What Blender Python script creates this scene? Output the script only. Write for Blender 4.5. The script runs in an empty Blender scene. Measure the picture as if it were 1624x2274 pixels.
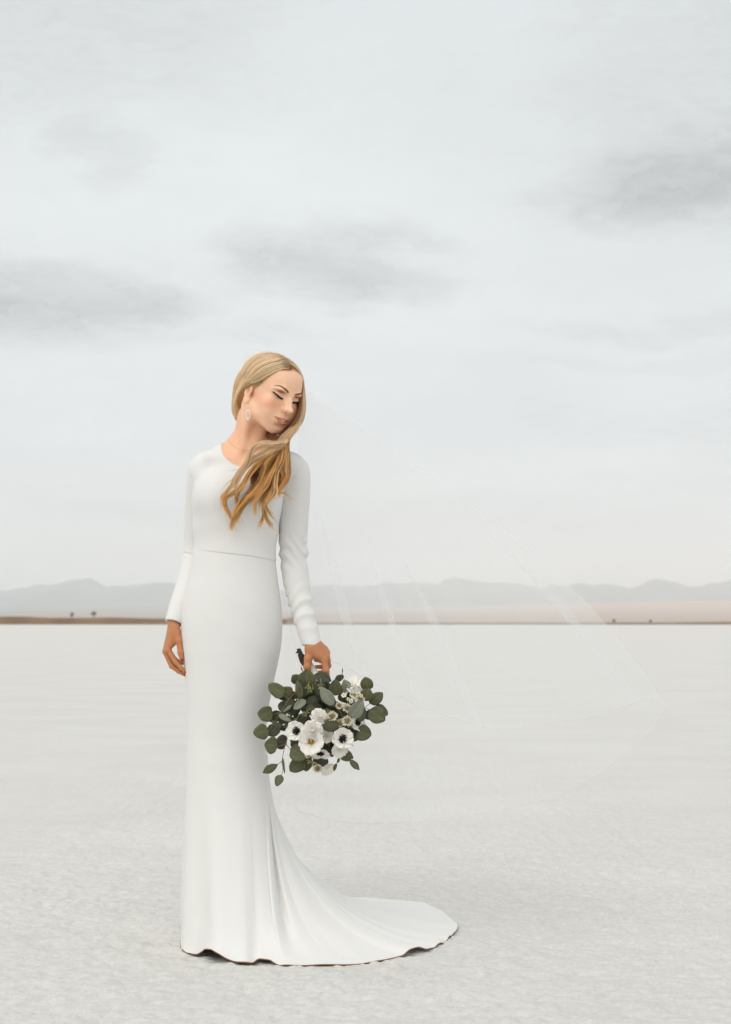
import bpy, math, random
import numpy as np
import openvdb
from mathutils import Vector

random.seed(7)
rng = np.random.default_rng(7)
S = bpy.context.scene
COL = S.collection

# ------------------------------------------------------------------ camera, sky, sun, exposure
CAM_H = 0.949                       # lens height above the salt, metres
FPX, CXP, HYP = 3427.0, 812.0, 1383.0   # focal length, centre and horizon measured on a 1624 x 2274 sheet


def P(px, py, d):
    """point at depth d (metres in front of the lens) seen at sheet position px, py"""
    return np.array([(px - CXP) / FPX * d, d, CAM_H - (py - HYP) / FPX * d])


cam = bpy.data.objects.new('camera', bpy.data.cameras.new('camera'))
COL.objects.link(cam)
S.camera = cam
cam.location = (0, 0, CAM_H)
cam.rotation_euler = (math.radians(90), 0, 0)
cam.data.sensor_fit = 'VERTICAL'
cam.data.sensor_height = 36
cam.data.sensor_width = 36 * 1624 / 2274
cam.data.lens = FPX / 2274 * 36
cam.data.shift_y = (HYP - 1137) / 2274
cam.data.clip_start = 0.1
cam.data.clip_end = 60000
cam.data.dof.use_dof = True
cam.data.dof.focus_distance = 4.5
cam.data.dof.aperture_fstop = 5.6

S.view_settings.view_transform = 'Standard'
S.view_settings.look = 'None'
S.view_settings.exposure = 0.24
S.view_settings.gamma = 1.0
S.view_settings.use_curve_mapping = False
S.render.engine = 'CYCLES'
S.cycles.use_denoising = True
S.cycles.max_bounces = 16
S.cycles.diffuse_bounces = 5
S.cycles.transparent_max_bounces = 24
S.cycles.volume_bounces = 12

HAZE_D = 1.55e-4
SUN_EL, SUN_AZ = math.radians(52), math.radians(-150)     # high, behind the lens and to its left, through thick cloud


class NT:
    """tiny node helper"""
    def __init__(s, tree):
        s.t = tree

    def n(s, typ, **kw):
        nd = s.t.nodes.new(typ)
        for k, v in kw.items():
            if k == 'i':
                for kk, vv in v.items():
                    if isinstance(vv, bpy.types.NodeSocket):
                        s.t.links.new(vv, nd.inputs[kk])
                    else:
                        nd.inputs[kk].default_value = vv
            else:
                setattr(nd, k, v)
        return nd

    def m(s, op, a, b=0.0, c=None, clamp=False):
        nd = s.t.nodes.new('ShaderNodeMath')
        nd.operation = op
        nd.use_clamp = clamp
        for k, vv in enumerate((a, b) if c is None else (a, b, c)):
            if isinstance(vv, bpy.types.NodeSocket):
                s.t.links.new(vv, nd.inputs[k])
            else:
                nd.inputs[k].default_value = vv
        return nd.outputs[0]

    def mix(s, f, a, b):
        nd = s.t.nodes.new('ShaderNodeMix')
        nd.data_type = 'RGBA'
        for k, vv in ((0, f), (6, a), (7, b)):
            if isinstance(vv, bpy.types.NodeSocket):
                s.t.links.new(vv, nd.inputs[k])
            elif k == 0:
                nd.inputs[0].default_value = vv
            else:
                nd.inputs[k].default_value = (*vv, 1)
        return nd.outputs[2]

    def link(s, a, b):
        s.t.links.new(a, b)


world = bpy.data.worlds.new('World')
S.world = world
world.use_nodes = True
W = NT(world.node_tree)
world.node_tree.nodes.clear()
sky = W.n('ShaderNodeTexSky', sky_type='NISHITA', sun_disc=False, sun_elevation=SUN_EL, sun_rotation=SUN_AZ,
          air_density=1.0, dust_density=2.0, ozone_density=1.0)
bg_clear = W.n('ShaderNodeBackground', i={'Color': sky.outputs[0], 'Strength': 0.08})
tc = W.n('ShaderNodeTexCoord')
sep = W.n('ShaderNodeSeparateXYZ', i={0: tc.outputs['Generated']})
dx, dy, dz = sep.outputs
zc = W.m('MAXIMUM', dz, 0.0)
az = W.m('ARCTAN2', dx, dy)
el = W.m('ARCSINE', zc)
# soft warp for the edges of the cloud banks
wv = W.n('ShaderNodeCombineXYZ', i={0: W.m('MULTIPLY', dx, 6.0), 1: W.m('MULTIPLY', dy, 6.0), 2: W.m('MULTIPLY', dz, 16.0)})
wn = W.n('ShaderNodeTexNoise', i={'Vector': wv.outputs[0], 'Scale': 2.0, 'Detail': 6.0, 'Roughness': 0.55})
wsep = W.n('ShaderNodeSeparateColor', i={0: wn.outputs['Color']})
azw = W.m('ADD', az, W.m('MULTIPLY', W.m('SUBTRACT', wsep.outputs[0], 0.5), 0.15))
elw = W.m('ADD', el, W.m('MULTIPLY', W.m('SUBTRACT', wsep.outputs[1], 0.5), 0.050))
banks = [(70, 655, 310, 85, .14), (250, 715, 140, 50, .06), (420, 665, 110, 30, .06), (-260, 640, 300, 60, .1),
         (740, 565, 190, 68, .115), (900, 640, 150, 42, .11), (650, 600, 130, 50, .05), (600, 740, 140, 26, .05),
         (1440, 425, 230, 80, .14), (1610, 390, 240, 100, .05), (1850, 350, 320, 90, .04),
         (240, 330, 100, 50, .06), (120, 60, 420, 170, .07), (1600, 160, 300, 170, .06), (1500, 715, 260, 24, .05),
         (1450, 800, 330, 22, .03), (1500, 950, 300, 30, .03), (1000, 1130, 300, 40, .03), (900, -300, 1500, 190, .06)]
dark = None
for (bx_, by_, rx_, ry_, a_) in banks:
    a0 = math.atan2(bx_ - CXP, FPX)
    e0 = math.asin((HYP - by_) / math.hypot(FPX, HYP - by_, bx_ - CXP))
    u = W.m('MULTIPLY', W.m('SUBTRACT', azw, a0), FPX / rx_)
    v = W.m('MULTIPLY', W.m('SUBTRACT', elw, e0), FPX / ry_)
    r2 = W.m('ADD', W.m('MULTIPLY', u, u), W.m('MULTIPLY', v, v))
    g = W.m('MULTIPLY', W.m('EXPONENT', W.m('MULTIPLY', W.m('MULTIPLY', r2, r2), -0.6)), a_)
    dark = g if dark is None else W.m('ADD', dark, g)
sv = W.n('ShaderNodeCombineXYZ', i={0: W.m('MULTIPLY', W.m('ADD', dx, wsep.outputs[0]), 9.0), 1: W.m('MULTIPLY', W.m('ADD', dy, wsep.outputs[1]), 9.0), 2: W.m('MULTIPLY', dz, 34.0)})
sn = W.n('ShaderNodeTexNoise', i={'Vector': sv.outputs[0], 'Scale': 1.3, 'Detail': 6.0, 'Roughness': 0.58, 'Distortion': 0.6})
dark = W.m('MULTIPLY', dark, W.m('MULTIPLY_ADD', sn.outputs[0], 1.3, 0.38))
dark = W.m('ADD', dark, W.m('MULTIPLY', W.m('SUBTRACT', sn.outputs[0], 0.5), 0.06))
# broad cloud texture over the whole dome
den = W.m('ADD', zc, 0.14)
pv = W.n('ShaderNodeCombineXYZ', i={0: W.m('DIVIDE', dx, den), 1: W.m('DIVIDE', dy, den), 2: 4.2})
pn = W.n('ShaderNodeTexNoise', i={'Vector': pv.outputs[0], 'Scale': 0.9, 'Detail': 5.0, 'Roughness': 0.5, 'Distortion': 0.4})
dark = W.m('ADD', dark, W.m('MULTIPLY', W.m('SUBTRACT', pn.outputs[0], 0.5), 0.22))
light = W.m('SUBTRACT', 1.0, W.m('MULTIPLY', dark, 1.35))
warm = W.m('EXPONENT', W.m('MULTIPLY', zc, -14.0))
ccol = W.mix(warm, (0.674, 0.704, 0.712), (0.708, 0.716, 0.712))
greyer = W.mix(W.m('MULTIPLY', dark, 3.0, clamp=True), ccol, (0.685, 0.710, 0.700))
bg_cloud = W.n('ShaderNodeBackground', i={'Color': greyer, 'Strength': light})
mixw = W.n('ShaderNodeMixShader', i={0: 0.94, 1: bg_clear.outputs[0], 2: bg_cloud.outputs[0]})
W.link(mixw.outputs[0], W.n('ShaderNodeOutputWorld').inputs[0])

sun = bpy.data.objects.new('sun', bpy.data.lights.new('sun', 'SUN'))
COL.objects.link(sun)
sun.data.energy = 1.3
sun.data.angle = math.radians(60)
sun.data.color = (1.0, 0.945, 0.865)
sd = Vector((math.sin(SUN_AZ) * math.cos(SUN_EL), math.cos(SUN_AZ) * math.cos(SUN_EL), math.sin(SUN_EL)))
sun.rotation_euler = sd.to_track_quat('Z', 'Y').to_euler()
sun.location = tuple(sd * 20)


# ------------------------------------------------------------------ helpers
def tag(o, label=None, cat=None, group=None, kind=None):
    if label:
        o['label'] = label
    if cat:
        o['category'] = cat
    if group:
        o['group'] = group
    if kind:
        o['kind'] = kind
    return o


def empty(name, loc=(0, 0, 0)):
    o = bpy.data.objects.new(name, None)
    o.location = loc
    o.empty_display_size = 0.05
    COL.objects.link(o)
    return o


def put(name, me, parent=None, mat=None):
    o = bpy.data.objects.new(name, me)
    COL.objects.link(o)
    if mat is not None and not me.materials:
        me.materials.append(mat)
    if parent is not None:
        o.parent = parent
        p, off = parent, Vector((0, 0, 0))
        while p is not None:
            off += p.location
            p = p.parent
        o.location = -off           # vertices are written in world metres
    return o


def mesh(name, V, Fs, smooth=True, uv=None, colors=None):
    """V (n,3) array; Fs an (m,k) int array or a list of such arrays"""
    if not isinstance(Fs, (list, tuple)):
        Fs = [Fs]
    Fs = [np.asarray(f, np.int32) for f in Fs if len(f)]
    me = bpy.data.meshes.new(name)
    V = np.asarray(V, np.float32)
    me.vertices.add(len(V))
    me.vertices.foreach_set('co', V.ravel())
    nl = sum(f.size for f in Fs)
    npoly = sum(len(f) for f in Fs)
    me.loops.add(nl)
    me.loops.foreach_set('vertex_index', np.concatenate([f.ravel() for f in Fs]))
    me.polygons.add(npoly)
    starts, off = [], 0
    for f in Fs:
        k = f.shape[1]
        starts.append(np.arange(len(f)) * k + off)
        off += f.size
    me.polygons.foreach_set('loop_start', np.concatenate(starts).astype(np.int32))
    me.update(calc_edges=True)
    me.validate()
    if smooth:
        me.polygons.foreach_set('use_smooth', np.ones(len(me.polygons), bool))
    if colors is not None:
        a = me.color_attributes.new('tone', 'FLOAT_COLOR', 'POINT')
        a.data.foreach_set('color', np.c_[colors, np.ones(len(colors))].astype(np.float32).ravel())
    if uv is not None:
        lay = me.uv_layers.new(name='uv')
        idx = np.empty(len(me.loops), np.int32)
        me.loops.foreach_get('vertex_index', idx)
        lay.data.foreach_set('uv', np.asarray(uv, np.float32)[idx].ravel())
    return me


def grid_faces(nu, nv, closed=False):
    """faces of an nv x nu vertex grid (row-major, u fastest); closed wraps u"""
    i = np.arange(nu if closed else nu - 1)
    j = np.arange(nv - 1)
    I, J = np.meshgrid(i, j)
    I2 = (I + 1) % nu
    return np.stack([J * nu + I, J * nu + I2, (J + 1) * nu + I2, (J + 1) * nu + I], -1).reshape(-1, 4)


def crom(pts, n):
    """Catmull-Rom through pts (k,dim), n samples by arc length"""
    p = np.asarray(pts, float)
    q = np.vstack([2 * p[0] - p[1], p, 2 * p[-1] - p[-2]])
    out = []
    for i in range(1, len(q) - 2):
        t = np.linspace(0, 1, 24, endpoint=False)[:, None]
        a, b, c, d = q[i - 1], q[i], q[i + 1], q[i + 2]
        out.append(.5 * (2 * b + (c - a) * t + (2 * a - 5 * b + 4 * c - d) * t ** 2 + (3 * b - a - 3 * c + d) * t ** 3))
    out.append(p[-1:])
    o = np.vstack(out)
    L = np.r_[0, np.cumsum(np.linalg.norm(np.diff(o, axis=0), axis=1))]
    s = np.linspace(0, L[-1], n)
    return np.stack([np.interp(s, L, o[:, k]) for k in range(o.shape[1])], 1)


def tube(pts, r, sides=6, cap=True):
    """verts, faces of a tube along pts; r scalar or per-point"""
    p = np.asarray(pts, float)
    n = len(p)
    r = np.broadcast_to(np.asarray(r, float), (n,))
    T = np.gradient(p, axis=0)
    T /= np.linalg.norm(T, axis=1)[:, None] + 1e-12
    up = np.array([0, 0, 1.]) if abs(T[0, 2]) < .9 else np.array([1., 0, 0])
    N = np.cross(T[0], up)
    N /= np.linalg.norm(N)
    Vs = []
    a = np.arange(sides) * 2 * np.pi / sides
    for i in range(n):
        N = N - T[i] * (N @ T[i])
        N /= np.linalg.norm(N) + 1e-12
        B = np.cross(T[i], N)
        Vs.append(p[i] + r[i] * (np.cos(a)[:, None] * N + np.sin(a)[:, None] * B))
    V = np.vstack(Vs)
    Fs = [grid_faces(sides, n, True)]
    if cap:
        V = np.vstack([V, p[0], p[-1]])
        k = np.arange(sides)
        Fs.append(np.stack([(k + 1) % sides, k, np.full(sides, n * sides)], 1))
        Fs.append(np.stack([(n - 1) * sides + k, (n - 1) * sides + (k + 1) % sides, np.full(sides, n * sides + 1)], 1))
    return V, Fs


class MB:
    """collects pieces of one mesh"""
    def __init__(s):
        s.V, s.F, s.n = [], [], 0

    def add(s, V, Fs):
        if not isinstance(Fs, (list, tuple)):
            Fs = [Fs]
        s.V.append(np.asarray(V, float))
        for f in Fs:
            if len(f):
                s.F.append(np.asarray(f) + s.n)
        s.n += len(V)
        return s

    def build(s, name, mat, parent=None, **kw):
        by = {}
        for f in s.F:
            by.setdefault(f.shape[1], []).append(f)
        return put(name, mesh(name, np.vstack(s.V), [np.vstack(v) for v in by.values()], **kw), parent, mat)


def blob(c, r, M=None, nu=14, nv=9):
    """ellipsoid verts/faces"""
    th = np.linspace(0, np.pi, nv)
    ph = np.arange(nu) * 2 * np.pi / nu
    V = np.stack([np.sin(th)[:, None] * np.cos(ph), np.sin(th)[:, None] * np.sin(ph), np.cos(th)[:, None] * np.ones(nu)], -1).reshape(-1, 3)
    V = V * np.asarray(r)
    if M is not None:
        V = V @ np.asarray(M).T
    return V + np.asarray(c), grid_faces(nu, nv, True)


def noise2(x, y, seed=0):
    """smooth value noise, -1..1"""
    x, y = np.broadcast_arrays(np.asarray(x, float), np.asarray(y, float))
    xi, yi = np.floor(x).astype(np.int64), np.floor(y).astype(np.int64)
    fx, fy = x - xi, y - yi
    fx, fy = fx * fx * (3 - 2 * fx), fy * fy * (3 - 2 * fy)

    def h(a, b):
        n = (a * 374761393 + b * 668265263 + seed * 1274126177) & 0xFFFFFFFF
        n = ((n ^ (n >> 13)) * 1274126177) & 0xFFFFFFFF
        return ((n ^ (n >> 16)) & 0xFFFF) / 32767.5 - 1
    return (h(xi, yi) * (1 - fx) + h(xi + 1, yi) * fx) * (1 - fy) + (h(xi, yi + 1) * (1 - fx) + h(xi + 1, yi + 1) * fx) * fy


def fbm(x, y, octs=4, seed=0, gain=.5):
    o, a, f = 0, 1, 1
    for k in range(octs):
        o = o + a * noise2(x * f, y * f, seed + k * 17)
        a *= gain
        f *= 2.03
    return o


def material(name, rough=.6, spec=.3):
    m = bpy.data.materials.new(name)
    m.use_nodes = True
    t = NT(m.node_tree)
    b = m.node_tree.nodes['Principled BSDF']
    b.inputs['Roughness'].default_value = rough
    b.inputs['Specular IOR Level'].default_value = spec
    return m, t, b


def flat_mat(name, col, rough=.6, spec=.3, var=.12, scale=60., bump=0., sss=0.):
    """colour with a little procedural variation"""
    m, t, b = material(name, rough, spec)
    tcn = t.n('ShaderNodeTexCoord')
    nz = t.n('ShaderNodeTexNoise', i={'Vector': tcn.outputs['Object'], 'Scale': scale, 'Detail': 4.0})
    f = t.m('MULTIPLY_ADD', t.m('SUBTRACT', nz.outputs[0], .5), var * 2, 1.0)
    sc = t.n('ShaderNodeVectorMath', operation='SCALE', i={0: col, 'Scale': f})
    t.link(sc.outputs[0], b.inputs['Base Color'])
    if bump:
        bp = t.n('ShaderNodeBump', i={'Strength': bump, 'Distance': .002, 'Height': nz.outputs[0]})
        t.link(bp.outputs[0], b.inputs['Normal'])
    if sss:
        b.inputs['Subsurface Weight'].default_value = sss
        b.inputs['Subsurface Radius'].default_value = (.012, .006, .003)
        b.inputs['Subsurface Scale'].default_value = 1.0
    return m

# ------------------------------------------------------------------ ground, far shore, mountains, air
def axis_line(fine_a, fine_b, step, lo, hi, g=1.16):
    mid = np.arange(fine_a, fine_b + step, step)
    up, s, v = [], step, mid[-1]
    while v < hi:
        s *= g
        v += s
        up.append(min(v, hi))
    dn, s, v = [], step, mid[0]
    while v > lo:
        s *= g
        v -= s
        dn.append(max(v, lo))
    return np.r_[dn[::-1], mid, up]


def salt_height(x, y):
    d = np.hypot(x, y)
    h = .010 * fbm(x * 1.3, y * 1.3, 3, 3) * np.clip((30 - d) / 15, 0, 1)
    crust = fbm(x * 13, y * 17, 4, 11, .66)
    h = h + .0062 * np.clip(crust, -1.5, 1.5) * np.clip((15 - d) / 8, 0, 1)
    grain = noise2(x * 46, y * 46, 31) + .8 * noise2(x * 95, y * 95, 37)
    patch = np.clip(.55 + .6 * fbm(x * 1.7, y * 1.7, 2, 91), .15, 1.2)
    h = h + .0046 * grain * patch * np.clip((9 - d) / 5, 0, 1)
    return h - .004


gx = axis_line(-1.25, 1.25, .0085, -14000, 14000, 1.13)
gy = axis_line(3.45, 6.1, .0085, -60, 26000, 1.045)
GX, GY = np.meshgrid(gx, gy)
GZ = salt_height(GX, GY)
GZ = np.where(np.hypot(GX, GY) > 60, 0, GZ)
salt_m, t, b = material('salt', .82, .22)
tcn = t.n('ShaderNodeTexCoord')
mp = t.n('ShaderNodeMapping', i={0: tcn.outputs['Object'], 'Scale': (.7, 1.1, 1)})
n1 = t.n('ShaderNodeTexNoise', i={'Vector': mp.outputs[0], 'Scale': .9, 'Detail': 8.0, 'Roughness': .6})
n2 = t.n('ShaderNodeTexNoise', i={'Vector': tcn.outputs['Object'], 'Scale': 34.0, 'Detail': 6.0, 'Roughness': .65})
n3 = t.n('ShaderNodeTexNoise', i={'Vector': tcn.outputs['Object'], 'Scale': 320.0, 'Detail': 3.0})
f = t.m('ADD', t.m('MULTIPLY', n1.outputs[0], .45), t.m('MULTIPLY', n2.outputs[0], .55))
r = t.n('ShaderNodeValToRGB', i={0: f})
r.color_ramp.elements[0].position = .30
r.color_ramp.elements[0].color = (.575, .557, .526, 1)
r.color_ramp.elements[1].position = .60
r.color_ramp.elements[1].color = (.675, .661, .635, 1)
n4 = t.n('ShaderNodeTexNoise', i={'Vector': tcn.outputs['Object'], 'Scale': 95.0, 'Detail': 4.0, 'Roughness': .7})
sp = t.m('MULTIPLY_ADD', t.m('SUBTRACT', n4.outputs[0], .5), .34, 1.0)
sc = t.n('ShaderNodeVectorMath', operation='SCALE', i={0: r.outputs[0], 'Scale': sp})
t.link(sc.outputs[0], b.inputs['Base Color'])
h = t.m('ADD', t.m('MULTIPLY', n2.outputs[0], .7), t.m('MULTIPLY', n3.outputs[0], .35))
bp = t.n('ShaderNodeBump', i={'Strength': .8, 'Distance': .008, 'Height': h})
t.link(bp.outputs[0], b.inputs['Normal'])
o = put('salt_flat_ground', mesh('salt_flat_ground', np.stack([GX, GY, GZ], -1).reshape(-1, 3), grid_faces(len(gx), len(gy))), None, salt_m)
tag(o, 'white crusty salt flat running out to the horizon', kind='structure')

# low brown shore at the far edge of the salt
dirt_m, t, b = material('dirt', .95, .05)
tcn = t.n('ShaderNodeTexCoord')
n1 = t.n('ShaderNodeTexNoise', i={'Vector': tcn.outputs['Object'], 'Scale': .05, 'Detail': 6.0})
r = t.n('ShaderNodeValToRGB', i={0: n1.outputs[0]})
r.color_ramp.elements[0].position = .35
r.color_ramp.elements[0].color = (.125, .064, .020, 1)
r.color_ramp.elements[1].position = .65
r.color_ramp.elements[1].color = (.21, .118, .042, 1)
t.link(r.outputs[0], b.inputs['Base Color'])
SHORE = 815.0
bxs = np.linspace(-420, 420, 260)
prof_px = np.interp(bxs / SHORE * FPX + CXP, [-400, 0, 330, 420, 600, 640, 655, 690, 900, 1340, 1500, 1640, 2100],
                    [18, 17, 14, 11, 7, 13, 15, 4, 4, 3.5, 4, 6, 8])
prof = prof_px / FPX * SHORE * (1 + .12 * noise2(bxs * .06, bxs * 0, 5)) + .15
sec = np.array([[-1.0, -.3], [0, .3], [.8, .85], [2.5, 1.0], [9, .96], [20, .7], [45, -.3]])
V = np.stack([np.repeat(bxs[None], len(sec), 0),
              SHORE + sec[:, :1] + 1.2 * noise2(bxs * .03, bxs * 0 + 3, 8)[None],
              np.where(sec[:, 1:] < 0, -.4, sec[:, 1:] * prof[None])], -1)
o = put('shore_terrain', mesh('shore_terrain', V.reshape(-1, 3), grid_faces(len(bxs), len(sec))), None, dirt_m)
tag(o, 'low brown earth bank along the far edge of the salt', kind='structure')

# dry plain rising gently to the mountains
plain_m, t, b = material('dry_plain', .95, .05)
tcn = t.n('ShaderNodeTexCoord')
n1 = t.n('ShaderNodeTexNoise', i={'Vector': tcn.outputs['Object'], 'Scale': .0016, 'Detail': 6.0})
r = t.n('ShaderNodeValToRGB', i={0: n1.outputs[0]})
r.color_ramp.elements[0].color = (.46, .36, .30, 1)
r.color_ramp.elements[1].color = (.64, .49, .42, 1)
psep = t.n('ShaderNodeSeparateXYZ', i={0: tcn.outputs['Object']})
east = t.m('MULTIPLY_ADD', psep.outputs[0], .00045, .55, clamp=True)      # sage flats in the west, bare pink clay in the east
t.link(t.mix(east, (.33, .335, .315), r.outputs[0]), b.inputs['Base Color'])


def terrain(name, label, pxs, pys, y0, y1, dist, mat, rows=40, rough=.12, seed=1, foot=0.0, power=1.0, jag=1.0):
    """a long ridge: skyline pys (sheet pixels) at distance dist, falling to `foot` towards the viewer and behind"""
    px = np.linspace(-500, 2124, 360)
    sky_px = np.interp(px, pxs, pys)
    k = np.ones(5) / 5
    sky_px = np.convolve(np.r_[[sky_px[0]] * 2, sky_px, [sky_px[-1]] * 2], k, 'valid')
    sky_px = sky_px + jag * fbm(px * .035, px * 0 + seed, 4, seed + 31, .6)
    top = (HYP - sky_px) / FPX * dist + CAM_H
    yy = np.r_[np.linspace(y0, dist, rows), np.linspace(dist, y1, 10)[1:]]
    tt = np.where(yy <= dist, (yy - y0) / (dist - y0), (y1 - yy) / (y1 - dist))
    X = (px - CXP) / FPX * dist
    XX, YY = np.meshgrid(X, yy)
    Tt = np.repeat(tt[:, None], len(X), 1)
    nz = fbm(XX * .0011, YY * .0011, 5, seed) * rough
    ridges = np.abs(fbm(XX * .0021, YY * .0008, 4, seed + 5))
    H = top[None] * (Tt ** power) * (1 + (nz - rough * 1.2 * ridges) * (1 - Tt) * 2.0) + foot * (1 - Tt)
    H = np.where(Tt <= 0, -8, H)
    o = put(name, mesh(name, np.stack([XX, YY, H], -1).reshape(-1, 3), grid_faces(len(X), len(yy))), None, mat)
    tag(o, label, kind='structure')
    return o


terrain('dry_plain', 'pale tan dry plain rising behind the salt flat', [-500, 0, 120, 300, 420, 700, 1000, 1300, 1450, 1624, 2124],
        [1356, 1357, 1352, 1349, 1345, 1350, 1347, 1340, 1338, 1335, 1333], 900, 7200, 5600, plain_m, rows=30, rough=.05, seed=4, foot=2, power=1.3)
rock_m, t, b = material('mountain_rock', .95, .05)
tcn = t.n('ShaderNodeTexCoord')
n1 = t.n('ShaderNodeTexNoise', i={'Vector': tcn.outputs['Object'], 'Scale': .0022, 'Detail': 8.0, 'Roughness': .6})
r = t.n('ShaderNodeValToRGB', i={0: n1.outputs[0]})
r.color_ramp.elements[0].position = .3
r.color_ramp.elements[0].color = (.15, .185, .19, 1)
r.color_ramp.elements[1].position = .7
r.color_ramp.elements[1].color = (.25, .275, .27, 1)
t.link(r.outputs[0], b.inputs['Base Color'])
terrain('mountain_range', 'hazy blue grey mountains low on the horizon',
        [-500, -200, -60, 0, 60, 120, 150, 175, 200, 225, 260, 310, 365, 420, 520, 620, 700, 760, 820, 880, 950, 1010, 1060, 1110, 1180, 1240, 1290, 1345,
         1385, 1415, 1445, 1470, 1500, 1530, 1560, 1600, 1640, 1800, 2124],
        [1300, 1305, 1308, 1311, 1302, 1299, 1291, 1282, 1288, 1300, 1307, 1297, 1294, 1296, 1303, 1306, 1303, 1302, 1297, 1291, 1296, 1286, 1290, 1295, 1301,
         1300, 1295, 1300, 1305, 1302, 1290, 1288, 1300, 1306, 1302, 1292, 1288, 1292, 1300], 6800, 14500, 9500, rock_m, rows=46, rough=.22, seed=9, foot=20, power=1.15, jag=4.0)

# far shrubs and small trees on the shore
bark_m = flat_mat('bark', (.09, .065, .045), .9, .1, .2, 3)
bush_m = flat_mat('bush_leaves', (.085, .085, .04), .8, .2, .35, 2)
pale_bush_m = flat_mat('dry_bush_leaves', (.26, .17, .10), .9, .1, .3, 2)


def far_plant(name, label, cat, px, py_top, w_px, h_px, trunk_h, lm, seed, y=SHORE + 3.5, group=None):
    g = np.random.default_rng(seed)
    s = y / FPX
    x = (px - CXP) * s
    zt = CAM_H - (py_top - HYP) * s
    hgt, wid = h_px * s, w_px * s
    base = zt - hgt - trunk_h * s
    root = empty(name, (x, y, base))
    tag(root, label, cat, group)
    m = MB()
    m.add(*tube([(x, y, base - .3), (x + .05, y, base + trunk_h * s * .6), (x - .04, y, base + trunk_h * s + hgt * .5)], [.16, .11, .05], 7))
    for k in range(5):
        a = g.uniform(0, 6.28)
        z0 = base + trunk_h * s * g.uniform(.6, 1.0) + .1
        m.add(*tube([(x, y, z0), (x + wid * .3 * math.cos(a), y + wid * .3 * math.sin(a), z0 + hgt * .5)], [.06, .02], 5))
    m.build('trunk', bark_m, root)
    c = MB()
    n = 520
    d = g.normal(size=(n, 3))
    d /= np.linalg.norm(d, axis=1)[:, None]
    lobes = np.array([[-.24, 0, -.08], [.22, .1, .04], [0, -.1, .2], [.05, .2, -.2]])
    lb = lobes[g.integers(0, 4, n)]
    pos = lb + d * (.30 * g.uniform(.3, 1, n) ** .5)[:, None]
    pos = pos * [wid, wid * .9, hgt] + [x, y, zt - hgt * .5]
    q = g.normal(size=(n, 3)) * .5
    q2 = np.cross(q, g.normal(size=(n, 3)))
    q = q / np.linalg.norm(q, axis=1)[:, None] * .17
    q2 = q2 / np.linalg.norm(q2, axis=1)[:, None] * .12
    Vv = np.stack([pos - q, pos + q2, pos + q, pos - q2], 1).reshape(-1, 3)
    c.add(Vv, np.arange(4 * n).reshape(-1, 4))
    c.build('crown', lm, root, smooth=False)
    return root


far_plant('small_tree', 'small dark round tree on the far brown bank left of the bride', 'tree', 208, 1357, 12, 10.5, 3.5, bush_m, 3)
far_plant('dry_bush', 'pale brown dry bush on the far bank, left of the dark tree', 'bush', 160, 1359, 8, 11, 3, pale_bush_m, 4)
far_plant('dry_bush', 'wide reddish bush on the far shore seen between the bride and her bouquet arm', 'bush', 651, 1364, 26, 17, 1, pale_bush_m, 5)
far_plant('small_shrub', 'tiny dark green shrub on the far shore just past the veil edge', 'shrub', 1364, 1375, 8, 6, 1, bush_m, 6, group='small shrubs on the far shore')
far_plant('small_shrub', 'tiny dark green shrub on the far shore nearest the right edge of the view', 'shrub', 1445, 1376, 7, 5.5, 1, bush_m, 8, group='small shrubs on the far shore')

# the air: one even box of thin haze round everything
HX, HY0, HY1 = 15000.0, -80.0, 26500.0
hz = np.array([[sx * HX, sy, sz] for sx in (-1, 1) for sy in (HY0, HY1) for sz in (-12.0, 290.0)])
hm = bpy.data.materials.new('haze')
hm.use_nodes = True
t = NT(hm.node_tree)
hm.node_tree.nodes.clear()
pvn = t.n('ShaderNodeVolumePrincipled', i={'Color': (.985, .996, 1.0, 1), 'Density': HAZE_D, 'Anisotropy': 0.0})
t.link(pvn.outputs[0], t.n('ShaderNodeOutputMaterial').inputs['Volume'])
o = put('haze', mesh('haze', hz, [np.array([[0, 1, 3, 2], [4, 6, 7, 5], [0, 4, 5, 1], [2, 3, 7, 6], [0, 2, 6, 4], [1, 5, 7, 3]])], smooth=False), None, hm)
tag(o, 'thin pale haze over the salt flat', kind='stuff')

# ------------------------------------------------------------------ the bride: sculpted as one distance field
H_YAW, H_PITCH, H_ROLL = math.radians(42), math.radians(13.5), math.radians(12.5)


def head_rot():
    cz, sz = math.cos(H_YAW), math.sin(H_YAW)
    cx, sx = math.cos(H_PITCH), math.sin(H_PITCH)
    cy, sy = math.cos(H_ROLL), math.sin(H_ROLL)
    Rz = np.array([[cz, -sz, 0], [sz, cz, 0], [0, 0, 1]])
    Rx = np.array([[1, 0, 0], [0, cx, -sx], [0, sx, cx]])
    Ry = np.array([[cy, 0, sy], [0, 1, 0], [-sy, 0, cy]])
    return Ry @ Rz @ Rx


HR = head_rot()
HS = .001035                         # metres per head unit (1 unit = 1 mm of an average head)
HC = P(600.5, 883, 4.575)


def hw(x, f, z):
    """head-local (x to her left, f forward, z up, in mm) -> world"""
    return HC + HS * (HR @ np.array([x, -f, z], float))


def hws(a):
    a = np.asarray(a, float) * [1, -1, 1]
    return HC + HS * (a @ HR.T)


def to_local(p):
    q = (np.asarray(p) - HC) @ HR / HS
    return q * [1, -1, 1]


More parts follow.
